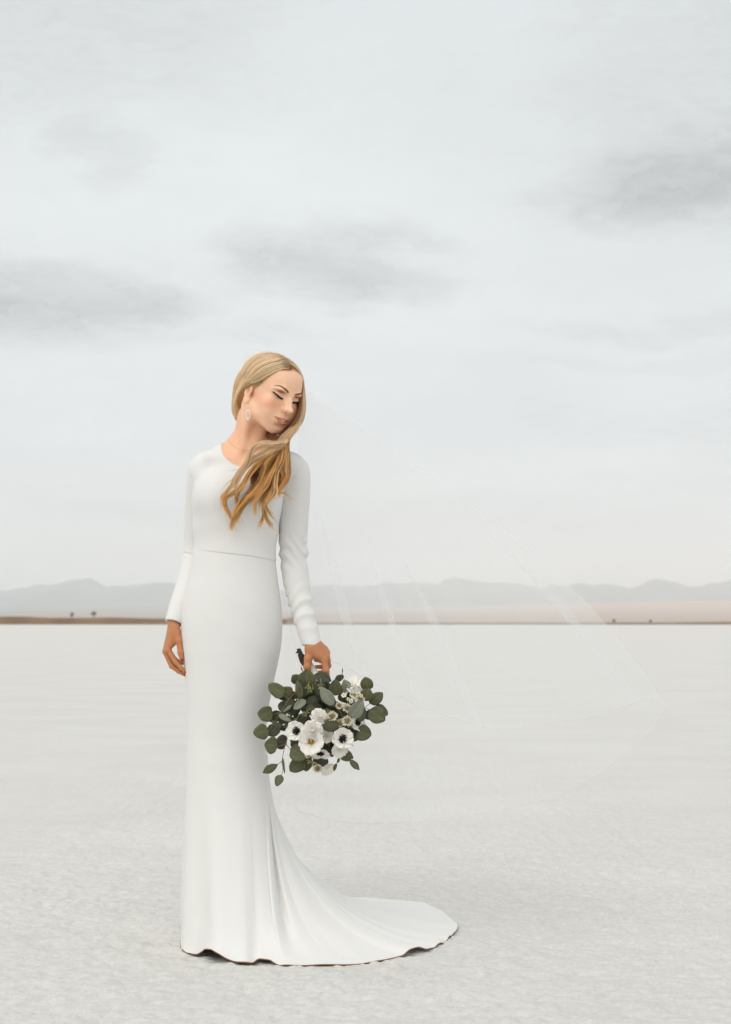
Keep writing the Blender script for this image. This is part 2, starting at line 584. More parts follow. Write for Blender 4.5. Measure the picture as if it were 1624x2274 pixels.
class SDF:
    def __init__(s, lo, hi, h):
        s.lo, s.h = np.asarray(lo, float), h
        s.n = np.ceil((np.asarray(hi) - s.lo) / h).astype(int) + 1
        s.a = np.full(s.n, 1.0, np.float32)

    def box(s, lo, hi):
        i0 = np.clip(np.floor((np.asarray(lo) - s.lo) / s.h).astype(int), 0, s.n)
        i1 = np.clip(np.ceil((np.asarray(hi) - s.lo) / s.h).astype(int) + 1, 0, s.n)
        if (i1 <= i0).any():
            return None, None
        ax = [(s.lo[k] + s.h * np.arange(i0[k], i1[k])).astype(np.float32) for k in range(3)]
        return tuple(slice(a, b) for a, b in zip(i0, i1)), (ax[0][:, None, None], ax[1][None, :, None], ax[2][None, None, :])

    def comb(s, sl, d, k, op):
        a = s.a[sl]
        if op == 'u':
            if k > 0:
                hh = np.maximum(k - np.abs(a - d), 0) / k
                s.a[sl] = np.minimum(a, d) - hh * hh * k * .25
            else:
                s.a[sl] = np.minimum(a, d)
        else:                                   # subtract
            d = -d
            if k > 0:
                hh = np.maximum(k - np.abs(a - d), 0) / k
                s.a[sl] = np.maximum(a, d) + hh * hh * k * .25
            else:
                s.a[sl] = np.maximum(a, d)

    def cap(s, a, b, ra, rb, k=0., op='u'):
        a, b = np.asarray(a, float), np.asarray(b, float)
        R = max(ra, rb) + k + 3 * s.h
        sl, c = s.box(np.minimum(a, b) - R, np.maximum(a, b) + R)
        if sl is None:
            return
        v = b - a
        L2 = float(v @ v) + 1e-12
        p = [c[i] - np.float32(a[i]) for i in range(3)]
        t = np.clip((p[0] * v[0] + p[1] * v[1] + p[2] * v[2]) / L2, 0, 1)
        d = np.sqrt((p[0] - t * v[0]) ** 2 + (p[1] - t * v[1]) ** 2 + (p[2] - t * v[2]) ** 2) - (ra + t * (rb - ra))
        s.comb(sl, d, k, op)

    def chain(s, pts, rs, k=0., op='u'):
        for i in range(len(pts) - 1):
            s.cap(pts[i], pts[i + 1], rs[i], rs[i + 1], k, op)

    def ell(s, c, r, k=0., op='u', M=None):
        c, r = np.asarray(c, float), np.asarray(r, float)
        M = np.eye(3) if M is None else np.asarray(M)
        ext = np.sqrt((M ** 2) @ (r ** 2)) + k + 3 * s.h
        sl, g = s.box(c - ext, c + ext)
        if sl is None:
            return
        p = [g[i] - np.float32(c[i]) for i in range(3)]
        q = [(p[0] * M[0, j] + p[1] * M[1, j] + p[2] * M[2, j]) / r[j] for j in range(3)]
        k0 = np.sqrt(q[0] ** 2 + q[1] ** 2 + q[2] ** 2)
        k1 = np.sqrt((q[0] / r[0]) ** 2 + (q[1] / r[1]) ** 2 + (q[2] / r[2]) ** 2) + 1e-6
        s.comb(sl, k0 * (k0 - 1) / k1, k, op)

    def rings(s, zs, cx, rx, cy, ry, k=0., op='u'):
        """upright loft of ellipses; arrays along ascending zs"""
        m = max(max(rx), max(ry)) + k + .02
        sl, g = s.box([min(cx) - m, min(cy) - m, zs[0] - .001], [max(cx) + m, max(cy) + m, zs[-1] + .001])
        z = g[2].ravel()
        f = lambda v: np.interp(z, zs, v).astype(np.float32)[None, None, :]
        X, Y = (g[0] - f(cx)), (g[1] - f(cy))
        RX, RY = f(rx), f(ry)
        k0 = np.sqrt((X / RX) ** 2 + (Y / RY) ** 2)
        k1 = np.sqrt((X / RX ** 2) ** 2 + (Y / RY ** 2) ** 2) + 1e-6
        s.comb(sl, k0 * (k0 - 1) / k1, k, op)

    # head-local versions
    def hcap(s, a, b, ra, rb, k=0., op='u'):
        s.cap(hw(*a), hw(*b), ra * HS, rb * HS, k * HS, op)

    def hchain(s, pts, rs, k=0., op='u'):
        for i in range(len(pts) - 1):
            s.hcap(pts[i], pts[i + 1], rs[i], rs[i + 1], k, op)

    def hell(s, c, r, k=0., op='u', M=None):
        R = HR if M is None else HR @ np.asarray(M)
        s.ell(hw(*c), np.asarray(r) * HS, k * HS, op, R)

    def smooth(s, n=1):
        for _ in range(n):
            for ax in range(3):
                a = s.a
                b = a.copy()
                sl = [slice(None)] * 3
                lo, mi, hi = list(sl), list(sl), list(sl)
                lo[ax], mi[ax], hi[ax] = slice(0, -2), slice(1, -1), slice(2, None)
                b[tuple(mi)] = .25 * a[tuple(lo)] + .5 * a[tuple(mi)] + .25 * a[tuple(hi)]
                s.a = b

    def polys(s, iso=0.):
        a = np.minimum(np.maximum(s.a, -6 * s.h), 6 * s.h).astype(np.float32)
        g = openvdb.FloatGrid(6 * s.h)
        g.copyFromArray(np.ascontiguousarray(a))
        v, q = g.convertToQuads(iso)
        return v * s.h + s.lo, q[:, ::-1].astype(np.int32)

    def sample(s, p):
        q = (np.asarray(p, float) - s.lo) / s.h
        q = np.clip(q, 0, s.n - 1.001)
        i = np.floor(q).astype(int)
        f = q - i
        o = 0
        for a in (0, 1):
            for b in (0, 1):
                for c in (0, 1):
                    w = (f[..., 0] if a else 1 - f[..., 0]) * (f[..., 1] if b else 1 - f[..., 1]) * (f[..., 2] if c else 1 - f[..., 2])
                    o = o + w * s.a[i[..., 0] + a, i[..., 1] + b, i[..., 2] + c]
        return o

    def march(s, o, d, tmax=.6):
        """first surface point from o along unit d (arrays)"""
        o, d = np.atleast_2d(o).astype(float), np.atleast_2d(d).astype(float)
        t = np.zeros(len(o))
        for _ in range(160):
            t = np.minimum(t + np.clip(s.sample(o + d * t[:, None]), -.004, .004) * .8, tmax)
        return o + d * t[:, None]


def head_field(g):
    """skull, face, ears and neck into field g"""
    g.hell((0, -15, 42), (74, 97, 75))
    g.hell((0, 28, -14), (60, 56, 70), 26)                      # face mass
    g.hell((0, 40, 55), (58, 44, 46), 20)                       # forehead
    for s_ in (-1, 1):
        g.hchain([(s_ * 55, 2, -38), (s_ * 43, 28, -53), (s_ * 17, 68, -74)], [12, 10.5, 11.5], 22)
        g.hell((s_ * 23, 65, -55), (14, 14, 17), 16)
        g.hell((s_ * 41, 60, -10), (20, 19, 17), 18)            # cheekbone
        g.hell((s_ * 34, 64, -34), (16, 16, 18), 18)            # cheek
        g.hchain([(s_ * 8, 79, 33), (s_ * 26, 79, 38), (s_ * 46, 64, 32)], [6, 6, 6], 12)
    g.hell((0, 77, -75), (16, 13.5, 13), 16)                      # chin
    g.hell((0, 76, -45), (27, 19, 24), 16)                      # muzzle
    # eye hollows, then the lids over the eyeballs
    for s_ in (-1, 1):
        g.hell((s_ * 31, 92, 24), (17, 15, 10.5), 10, 'd')
        g.hell((s_ * 30.5, 66.5, 22), (15.5, 14.6, 12.5), 3.5)
        g.hell((s_ * 30.5, 82, 31), (15, 6, 1.8), 3, 'd')     # fold above the lid
    # nose
    g.hchain([(0, 83, 30), (0, 92.5, 16), (0, 109, -7)], [5.2, 4.6, 5.4], 10)
    g.hell((0, 112, -9), (5.6, 7.6, 5.6), 8)
    for s_ in (-1, 1):
        g.hchain([(s_ * 5, 82, 14), (s_ * 6.5, 97, -7)], [5.0, 5.2], 9)
        g.hell((s_ * 9.0, 92.5, -14), (5.0, 11, 5.4), 9)
    for s_ in (-1, 1):
        g.hell((s_ * 5.8, 102, -20.0), (2.8, 6.0, 4.0), 1.5, 'd')
    g.hcap((0, 107, -16), (0, 89, -24), 2.6, 3.8, 5)
    # mouth: parted lips with a slight smile
    up = [(-27.5, 80, -38.5), (-17, 91, -38.5), (-6, 96.5, -37), (0, 96.6, -38), (6, 96.5, -37), (17, 91, -38.5), (27.5, 80, -38.5)]
    lo = [(-27, 79.5, -39.5), (-15, 92, -47.5), (0, 96, -50.5), (15, 92, -47.5), (27, 79.5, -39.5)]
    g.hchain(up, [1.2, 2.5, 3.0, 2.8, 3.0, 2.5, 1.2], 3.5)
    g.hchain(lo, [1.2, 2.8, 3.5, 2.8, 1.2], 3.5)
    g.hell((0, 98, -43.4), (18, 14, 3.0), 1.5, 'd')
    g.hchain([(-28, 83, -38.8), (-17, 95, -42.5)], [1.1, 1.7], 1.2, 'd')
    g.hchain([(26, 84, -39.5), (17, 95, -42.5)], [.6, 1.5], 1.2, 'd')
    g.hell((0, 92, -61), (18, 6, 4), 8, 'd')                    # under the lip
    # ears
    for s_ in (-1, 1):
        M = np.array([[math.cos(.2), s_ * -math.sin(.2), 0], [s_ * math.sin(.2), math.cos(.2), 0], [0, 0, 1]])
        g.hell((s_ * 73, -6, 2), (7, 14, 27), 3, M=M)
        g.hell((s_ * 72, 0, -25), (4, 7, 9), 4)
        g.hell((s_ * 81, -3, 1), (4.6, 5.5, 12), 2.5, 'd', M=M)
        g.hchain([(s_ * 78, -13, -12), (s_ * 80, -17, 8), (s_ * 79.5, -10, 24), (s_ * 77, 2, 25)], [2.4, 2.6, 2.6, 2.2], 3)
    # neck
    nb = P(551, 1012, 4.615)
    g.chain([hw(0, -20, -25), hw(-4, -34, -62), nb], [.050, .049, .056], .02)
    g.cap(hw(-56, -16, -38), P(539, 1002, 4.545), .012, .009, .034)        # neck muscles
    g.cap(hw(50, -16, -38), P(556, 1004, 4.548), .012, .009, .034)


T_Y = np.array([1300, 1232, 1200, 1160, 1110, 1070, 1035, 1008, 990, 974, 962.])
T_Z = CAM_H - (T_Y - HYP) / FPX * 4.6
PXM = 4.6 / FPX


def torso_field(g, off=0.):
    L = np.array([424, 434, 434.5, 432, 432, 439, 449, 474, 502, 528, 546.])
    R = np.array([615, 610, 611.5, 620, 623, 634, 642, 628, 602, 576, 558.])
    cx = ((L + R) / 2 - CXP) * PXM
    rx = (R - L) / 2 * PXM
    ry = np.array([.098, .086, .088, .096, .104, .102, .088, .070, .050, .026, .006])
    cy = np.array([4.605, 4.6, 4.6, 4.6, 4.6, 4.605, 4.612, 4.618, 4.62, 4.625, 4.63])
    o = np.argsort(T_Z)
    zs = np.linspace(T_Z[o][0], T_Z[o][-1], 60)
    sm = lambda v: np.convolve(np.r_[[np.interp(zs, T_Z[o], v[o])[0]] * 3, np.interp(zs, T_Z[o], v[o]), [np.interp(zs, T_Z[o], v[o])[-1]] * 3], np.ones(7) / 7, 'valid')
    g.rings(zs, sm(cx), sm(rx) + off, sm(cy), sm(ry) + off, .0)
    for px_ in (484, 572):
        g.ell(P(px_, 1100, 4.548), np.array([.052, .047, .052]) + off, .06)
    for px_ in (468, 634):                                       # shoulder slope
        g.cap(P(548, 990, 4.62), P(px_, 1034, 4.612), .036 + off, .036 + off, .05)
    g.cap(P(556, 1024, 4.54), P(470, 1016, 4.556), .010 + off, .012 + off, .035)
    g.cap(P(560, 1024, 4.54), P(640, 1018, 4.556), .010 + off, .012 + off, .035)


ARM_R = [P(452, 1046, 4.612), P(447, 1085, 4.628), P(440, 1160, 4.665), P(436, 1226, 4.68), P(421, 1290, 4.655), P(402, 1340, 4.625), P(387.5, 1384, 4.602)]
RAD_R = [.040, .038, .0345, .0315, .0300, .0245, .0190]
ARM_L = [P(653, 1046, 4.612), P(654, 1090, 4.618), P(652, 1160, 4.63), P(651, 1226, 4.632), P(660, 1300, 4.612), P(676, 1370, 4.585), P(694, 1432, 4.566)]
RAD_L = [.042, .0405, .0375, .0345, .0325, .0270, .0185]


def dens(pts, rs, n=24):
    q = crom(np.c_[np.array(pts), np.array(rs)], n)
    return q[:, :3], q[:, 3]


def px3(L, d0=None):
    return [P(a[0], a[1], a[2]) for a in L]


def right_hand(g):
    """her right hand hangs relaxed, thumb towards the skirt"""
    k = .006
    wr = P(385.5, 1380, 4.602)
    kn = px3([(374, 1443, 4.586), (367.5, 1447, 4.600), (368.5, 1447, 4.615), (374, 1442, 4.628)])
    g.cap(P(391, 1362, 4.606), wr, .0165, .0160, k)
    base = px3([(388, 1392, 4.592), (384, 1394, 4.600), (383, 1394, 4.609), (384, 1393, 4.616)])
    for b_, q_ in zip(base, kn):
        g.cap(b_, q_, .0125, .0092, .010)
    fing = [([(374, 1443, 4.586), (390.5, 1470, 4.580), (402.5, 1483, 4.578), (412.5, 1493.5, 4.580)], [.0085, .0075, .0065, .0048]),
            ([(367.5, 1447, 4.600), (381.5, 1479, 4.594), (397.5, 1491, 4.592), (412, 1499.5, 4.594)], [.0086, .0077, .0066, .0048]),
            ([(368.5, 1447, 4.615), (385, 1475, 4.613), (399, 1484.5, 4.611), (410.5, 1487, 4.610)], [.0082, .0072, .0062, .0046]),
            ([(374, 1442, 4.628), (389, 1464, 4.630), (399, 1471, 4.629), (407, 1474, 4.628)], [.0072, .0064, .0056, .0043])]
    for pts, rs in fing:
        g.chain(px3(pts), rs, .003)
    g.chain(px3([(391, 1393, 4.590), (398.5, 1424, 4.580), (401.5, 1449, 4.575), (404.3, 1467.5, 4.574)]), [.0120, .0100, .0083, .0062], .006)
    g.cap(P(388, 1404, 4.590), P(384, 1428, 4.590), .011, .009, .012)   # web


def left_hand(g):
    """her left hand closes round the wrapped stems, back of the hand to the lens"""
    k = .007
    g.cap(P(688, 1405, 4.575), P(695.5, 1436, 4.563), .0215, .0200, k)
    kn = px3([(719.5, 1466, 4.548), (725, 1458, 4.560), (725.5, 1449, 4.574), (721, 1441, 4.586)])
    base = px3([(694, 1441, 4.556), (700, 1438, 4.557), (705, 1436, 4.562), (706, 1434, 4.570)])
    for b_, q_ in zip(base, kn):
        g.cap(b_, q_, .0150, .0105, .012)
    g.cap(P(690, 1442, 4.556), P(707, 1456, 4.549), .014, .011, .014)
    g.chain(px3([(719.5, 1466, 4.548), (725, 1490, 4.540), (728, 1506, 4.552), (722, 1515, 4.566)]), [.0098, .0086, .0074, .0056], .005)
    g.chain(px3([(725, 1458, 4.560), (729.5, 1478, 4.572), (722, 1492, 4.594), (706, 1494, 4.603)]), [.0098, .0086, .0074, .0056], .004)
    g.chain(px3([(725.5, 1449, 4.574), (728.5, 1467, 4.594), (718, 1481, 4.610), (702, 1481, 4.612)]), [.0092, .0082, .0072, .0054], .004)
    g.chain(px3([(721, 1441, 4.586), (725, 1457, 4.604), (714, 1468, 4.618), (700, 1466, 4.617)]), [.0082, .0072, .0062, .0048], .004)
    g.chain(px3([(690, 1440, 4.557), (684.5, 1464, 4.547), (682.5, 1482, 4.542), (686, 1498, 4.548)]), [.0135, .0108, .0096, .0072], .009)


bride = empty('person', P(510, 2090, 4.6) * [1, 1, 0])
tag(bride, 'woman with long blonde hair in a long sleeved white gown looking down over her shoulder', 'person')

# --- fine field: head, neck, upper chest
FG = SDF(P(470, 1075, 4.40) * [1, 0, 1] + [0, 4.42, 0], P(715, 770, 4.75) * [1, 0, 1] + [0, 4.74, 0], .00125)
head_field(FG)
TG = SDF(FG.lo, FG.lo + FG.n * FG.h, .0025)
torso_field(TG)
# blend the chest into the neck at the fine pitch
ii = [np.minimum(np.arange(n_) * FG.h / TG.h, TG.n[k_] - 1.001) for k_, n_ in enumerate(FG.n)]
def up_axis(a, idx, ax):
    i0 = np.floor(idx).astype(int)
    fr = (idx - i0).astype(np.float32)
    sh = [1, 1, 1]
    sh[ax] = -1
    fr = fr.reshape(sh)
    return np.take(a, i0, ax) * (1 - fr) + np.take(a, i0 + 1, ax) * fr
zmax = int((P(0, 955, 4.6)[2] - FG.lo[2]) / FG.h)
tf = up_axis(up_axis(up_axis(TG.a, ii[0], 0), ii[1], 1), ii[2][:zmax], 2)
FG.comb((slice(None), slice(None), slice(0, zmax)), tf, .018, 'u')
# the hollow between the collar bones
FG.ell(P(546, 1008, 4.520), (.009, .008, .010), .03, 'd')
fv, fq = FG.polys()

bodies = [(fv, fq)]
HG1 = SDF(P(355, 1515, 4.54) * [1, 0, 1] + [0, 4.545, 0], P(425, 1340, 4.66) * [1, 0, 1] + [0, 4.665, 0], .001)
right_hand(HG1)
bodies.append(HG1.polys())
HG2 = SDF(P(665, 1530, 4.5) * [1, 0, 1] + [0, 4.505, 0], P(745, 1395, 4.66) * [1, 0, 1] + [0, 4.66, 0], .001)
left_hand(HG2)
bodies.append(HG2.polys())
# --- hidden under the gown: torso, arms, legs
CG = SDF([-.66, 4.38, -.01], [-.04, 4.86, P(0, 1046, 4.6)[2]], .006)
torso_field(CG, -.006)
for arm, rad in ((ARM_R, RAD_R), (ARM_L, RAD_L)):
    p_, r_ = dens(arm, rad, 14)
    CG.chain(list(p_), list(r_ - .011), .003)
CG.ell(P(515, 1360, 4.62), (.125, .095, .12), .08)
for s_, xx in ((-1, 470), (1, 548)):
    CG.chain([P(xx, 1400, 4.61), P(505 + s_ * 34, 1720, 4.60), P(505 + s_ * 30, 1830, 4.61), P(505 + s_ * 28, 2050, 4.62)], [.075, .045, .045, .030], .02)
    CG.cap(P(505 + s_ * 30, 2072, 4.62), P(505 + s_ * 34, 2090, 4.50), .028, .022, .03)
bodies.append(CG.polys())

# skin tones by place on the head
SK_FACE = np.array([.90, .555, .375])
SK_HAND = np.array([.51, .215, .098])
nV = [len(b_[0]) for b_ in bodies]
Vall = np.vstack([b_[0] for b_ in bodies])
off, quads = 0, []
for b_ in bodies:
    quads.append(b_[1] + off)
    off += len(b_[0])
col = np.tile(SK_HAND, (len(Vall), 1))
lc = to_local(fv)
x_, f_, z_ = lc.T
cf = np.tile(SK_FACE, (len(fv), 1))


def paint(mask, c):
    global cf
    m = np.clip(mask, 0, 1)[:, None]
    cf = cf * (1 - m) + np.asarray(c) * m


def gb(cx_, cz_, rx_, rz_, pw=1.0):
    return np.exp(-(((x_ - cx_) / rx_) ** 2 + ((z_ - cz_) / rz_) ** 2) ** pw)


front = f_ > 20
neck_t = np.clip((-68 - z_) / 40, 0, 1) * np.clip((72 - f_) / 20, 0, 1)
paint(neck_t * .45, (.74, .38, .21))
for s_ in (-1, 1):
    paint(front * gb(s_ * 43, -6, 19, 15) * .6, (.80, .30, .14))
    paint(front * gb(s_ * 32, 31, 17, 5.5, 1.6) * .85, (.36, .13, .045))            # eye shadow
    paint(front * gb(s_ * 30, 23, 15, 5, 1.6) * .35, (.62, .33, .19))               # lid
    paint(front * gb(s_ * 31, 11, 13, 3, 1.5) * .3, (.66, .33, .2))
paint(front * gb(0, -12, 12, 9) * .15, (.8, .36, .22))
lipz_u = np.interp(np.abs(x_), [0, 5, 8, 17, 27.5, 29], [-35.2, -33.9, -34.2, -36, -38.2, -39])
lipz_l = np.interp(np.abs(x_), [0, 8, 16, 24, 29], [-54.6, -53.8, -50, -43.5, -39])
lip = (1 / (1 + np.exp(-(lipz_u - z_) * 1.8))) * (1 / (1 + np.exp(-(z_ - lipz_l) * 1.8))) * (f_ > 74) * (np.abs(x_) < 28)
paint(lip * .92, (.68, .25, .155))
for s_ in (-1, 1):  # shade in the nostrils and wing creases, painted into the skin tone
    paint(gb(s_ * 5.8, -20.5, 3.0, 2.6, 1.5) * (f_ > 96) * (f_ < 112) * .9, (.16, .05, .025))
    paint(gb(s_ * 14.5, -15, 2.2, 6) * (f_ > 82) * .35, (.60, .27, .14))
mouth = gb(0, -43.8, 16, 2.6, 2) * (f_ < 95) * (f_ > 70)
paint(mouth * .9, (.16, .03, .02))
paint(gb(0, 2, 1e6, 11, 1.5) * (x_ < -73) * np.exp(-((f_ + 3) / 6.5) ** 2) * .75, (.50, .20, .095))  # shade of the ear hollow, painted into the skin tone
# scalp: everything behind the hairline takes the root colour of the hair
hl = np.interp(np.arctan2(np.abs(x_), np.maximum(f_, 1)), [0, .35, .7, 1.0, 1.25, 1.6], [98, 95, 81, 53, 26, 10])
scalp = 1 / (1 + np.exp(-(z_ - hl) * .6)) * (f_ > -5) + (f_ <= -5) * (z_ > -62 - f_ * .1) * (1 - ((np.abs(x_) > 66) & (f_ > -26) & (z_ < 34)))
paint(scalp, (.30, .17, .075))
col[:nV[0]] = cf
body = put('body', mesh('body', Vall, np.vstack(quads), colors=col), bride)
skin_m, t, b = material('skin', .48, .32)
at = t.n('ShaderNodeAttribute', attribute_name='tone')
tcn = t.n('ShaderNodeTexCoord')
nz = t.n('ShaderNodeTexNoise', i={'Vector': tcn.outputs['Object'], 'Scale': 55.0, 'Detail': 5.0})
nz2 = t.n('ShaderNodeTexNoise', i={'Vector': tcn.outputs['Object'], 'Scale': 700.0, 'Detail': 2.0})
f = t.m('MULTIPLY_ADD', t.m('SUBTRACT', nz.outputs[0], .5), .10, 1.0)
sc = t.n('ShaderNodeVectorMath', operation='SCALE', i={0: at.outputs['Color'], 'Scale': f})
t.link(sc.outputs[0], b.inputs['Base Color'])
b.inputs['Subsurface Weight'].default_value = .18
b.inputs['Subsurface Radius'].default_value = (.009, .0035, .0018)
b.inputs['Subsurface Scale'].default_value = 1.0
bp = t.n('ShaderNodeBump', i={'Strength': .12, 'Distance': .0006, 'Height': nz2.outputs[0]})
t.link(bp.outputs[0], b.inputs['Normal'])
body.data.materials.append(skin_m)


def face_hit(x, z, lift=.0, f0=140.):
    """points on the face, straight in from the front at head-local x, z"""
    x, z = np.broadcast_arrays(np.asarray(x, float), np.asarray(z, float))
    o_ = hws(np.stack([x, np.full_like(x, f0), z], -1))
    d_ = HR @ np.array([0, 1., 0])
    p_ = FG.march(o_, np.repeat(d_[None], len(o_), 0), .2)
    return p_ - d_ * lift * HS


def cam_hit(px, py, g=None, lift=0., d0=4.3):
    """points on the skin under sheet positions px, py"""
    g = FG if g is None else g
    px, py = np.asarray(px, float), np.asarray(py, float)
    o_ = np.stack([P(a_, b_, d0) for a_, b_ in zip(px, py)])
    d_ = o_ - np.array([0, 0, CAM_H])
    d_ /= np.linalg.norm(d_, axis=1)[:, None]
    return g.march(o_, d_, .5) - d_ * lift


def ribbon_on_face(xz, w, lift, n=26):
    """tapered strip lying on the face along head-local (x, z) points; w in mm per point"""
    c_ = crom(np.c_[np.asarray(xz, float), np.asarray(w, float)], n)
    xz_, w_ = c_[:, :2], c_[:, 2]
    T_ = np.gradient(xz_, axis=0)
    N_ = np.stack([-T_[:, 1], T_[:, 0]], 1)
    N_ /= np.linalg.norm(N_, axis=1)[:, None] + 1e-9
    rows = []
    for k_, l_ in ((-1, .15), (-.5, lift), (0, lift * 1.15), (.5, lift), (1, .15)):
        q_ = xz_ + N_ * (w_ * .5 * k_)[:, None]
        rows.append(face_hit(q_[:, 0], q_[:, 1], l_))
    return np.vstack(rows), grid_faces(n, 5)


brow_m = flat_mat('brow_hair', (.165, .082, .042), .7, .2, .3, 900)
lash_m = flat_mat('eyeliner', (.012, .008, .007), .55, .3, .1, 300)
for s_ in (-1, 1):
    m_ = MB()
    pts = [(s_ * 12, 36), (s_ * 20, 40), (s_ * 30, 44), (s_ * 40, 45), (s_ * 51, 40)]
    m_.add(*ribbon_on_face(pts, [4.6, 5.6, 4.8, 2.8, .5], .5))
    m_.build('eyebrow', brow_m, bride)
    m_ = MB()
    lid = [(s_ * 15.5, 15.2), (s_ * 22, 15.2), (s_ * 31, 16.6), (s_ * 40, 20), (s_ * 49, 24.5)]
    m_.add(*ribbon_on_face(lid, [1.2, 2.8, 3.7, 3.7, 1.0], .6))
    c_ = crom(lid, 40)
    root = face_hit(c_[:, 0], c_[:, 1] - .8, .6)
    for q_, (xx, zz) in zip(root[4:], c_[4:]):
        side = (xx * s_ - 30) / 18
        lx, lf, lz = to_local(q_)
        ln = 5.5 + 2.0 * max(side, 0)
        mid = hw(lx + s_ * side * 1.6, lf + ln * .55, lz - ln * .55)
        tip = hw(lx + s_ * side * 4.0, lf + ln * .95, lz - ln * .60)
        m_.add(*tube(crom([q_, mid, tip], 5), np.array([.42, .38, .30, .20, .06]) * HS, 4))
    m_.build('eyelash', lash_m, bride)
# teeth
tm = flat_mat('tooth_enamel', (.88, .86, .80), .25, .5, .03, 200)
m_ = MB()
for k_, w_ in ((-3, 3.4), (-2, 3.7), (-1, 3.4), (0, 4.3), (1, 4.3), (2, 3.4), (3, 3.7), (4, 3.4)):
    xx = (k_ - .5) * 4.0
    m_.add(*blob(hw(xx, 95.0 - .042 * xx * xx, -42.2), np.array([w_ * .57, 2.2, 3.8]) * HS, HR, 10, 7))
m_.build('teeth', tm, bride)
# painted nails that show on the hanging hand
nail_m = flat_mat('red_nail_polish', (.28, .030, .032), .25, .5, .05, 300)
for (px_, py_, d_, r_, tilt) in ((404.2, 1466, 4.5682, (.0044, .0016, .0066), -.16), (411.0, 1492, 4.5755, (.0028, .0014, .0045), -.8),
                                 (410.0, 1497.8, 4.5895, (.0028, .0014, .0045), -.95)):
    M_ = np.array([[math.cos(tilt), 0, math.sin(tilt)], [0, 1, 0], [-math.sin(tilt), 0, math.cos(tilt)]])
    put('fingernail', mesh('fingernail', *blob(P(px_, py_, d_), r_, M_, 12, 8)), bride, nail_m)

# ------------------------------------------------------------------ the gown
gown_m, t, b = material('ivory_crepe', .62, .25)
tcn = t.n('ShaderNodeTexCoord')
nz = t.n('ShaderNodeTexNoise', i={'Vector': tcn.outputs['Object'], 'Scale': 1400.0, 'Detail': 2.0})
nb_ = t.n('ShaderNodeTexNoise', i={'Vector': tcn.outputs['Object'], 'Scale': 7.0, 'Detail': 4.0})
f = t.m('MULTIPLY_ADD', t.m('SUBTRACT', nb_.outputs[0], .5), .03, 1.0)
sc = t.n('ShaderNodeVectorMath', operation='SCALE', i={0: (.745, .733, .712), 'Scale': f})
t.link(sc.outputs[0], b.inputs['Base Color'])
b.inputs['Sheen Weight'].default_value = .15
bp = t.n('ShaderNodeBump', i={'Strength': .10, 'Distance': .0004, 'Height': nz.outputs[0]})
bp2 = t.n('ShaderNodeBump', i={'Strength': .18, 'Distance': .010, 'Height': nb_.outputs[0], 'Normal': bp.outputs[0]})
t.link(bp2.outputs[0], b.inputs['Normal'])
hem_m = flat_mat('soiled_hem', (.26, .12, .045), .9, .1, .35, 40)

gown = empty('gown', P(515, 2090, 4.6) * [1, 1, 0])
gown.parent = bride
gown.location = gown.location - bride.location


def put_gown(name, me, mat=None):
    return put(name, me, gown, mat or gown_m)


# bodice
BG = SDF([P(395, 0, 4.6)[0], 4.44, P(0, 1262, 4.6)[2]], [P(705, 0, 4.6)[0], 4.76, P(0, 960, 4.6)[2]], .002)
torso_field(BG, .0038)
for px_, s_ in ((452, -1), (653, 1)):
    BG.ell(P(px_, 1046, 4.612), (.044, .045, .044), .035)
gx_, gy_, gz_ = [(BG.lo[k_] + BG.h * np.arange(BG.n[k_])).astype(np.float32) for k_ in range(3)]
X_, Y_, Z_ = gx_[:, None, None], gy_[None, :, None], gz_[None, None, :]
full = (slice(None),) * 3
# soft drag lines across the bust and ribs
BG.a += (.0018 * np.sin((X_ * .55 + Z_) * 62 + 2.2 * np.sin(X_ * 21)) * np.exp(-((Z_ - P(0, 1175, 4.6)[2]) / .05) ** 2)).astype(np.float32) * np.float32(1)
nh = P(553, 985, 4.6)
k0 = np.sqrt(((X_ - nh[0]) / .080) ** 2 + ((Z_ - nh[2]) / .0795) ** 2)
BG.comb(full, np.broadcast_to(((k0 - 1) * .079).astype(np.float32), BG.n), .003, 'd')
seam = P(522, 1233, 4.6)[2] - (X_ - P(522, 0, 4.6)[0]) * .11 - .006 * np.clip((X_ - P(540, 0, 4.6)[0]) / .1, 0, 2) ** 2
BG.comb(full, np.broadcast_to((Z_ - seam).astype(np.float32), BG.n), .002, 'd')
put_gown('bodice', mesh('bodice', *BG.polys()))

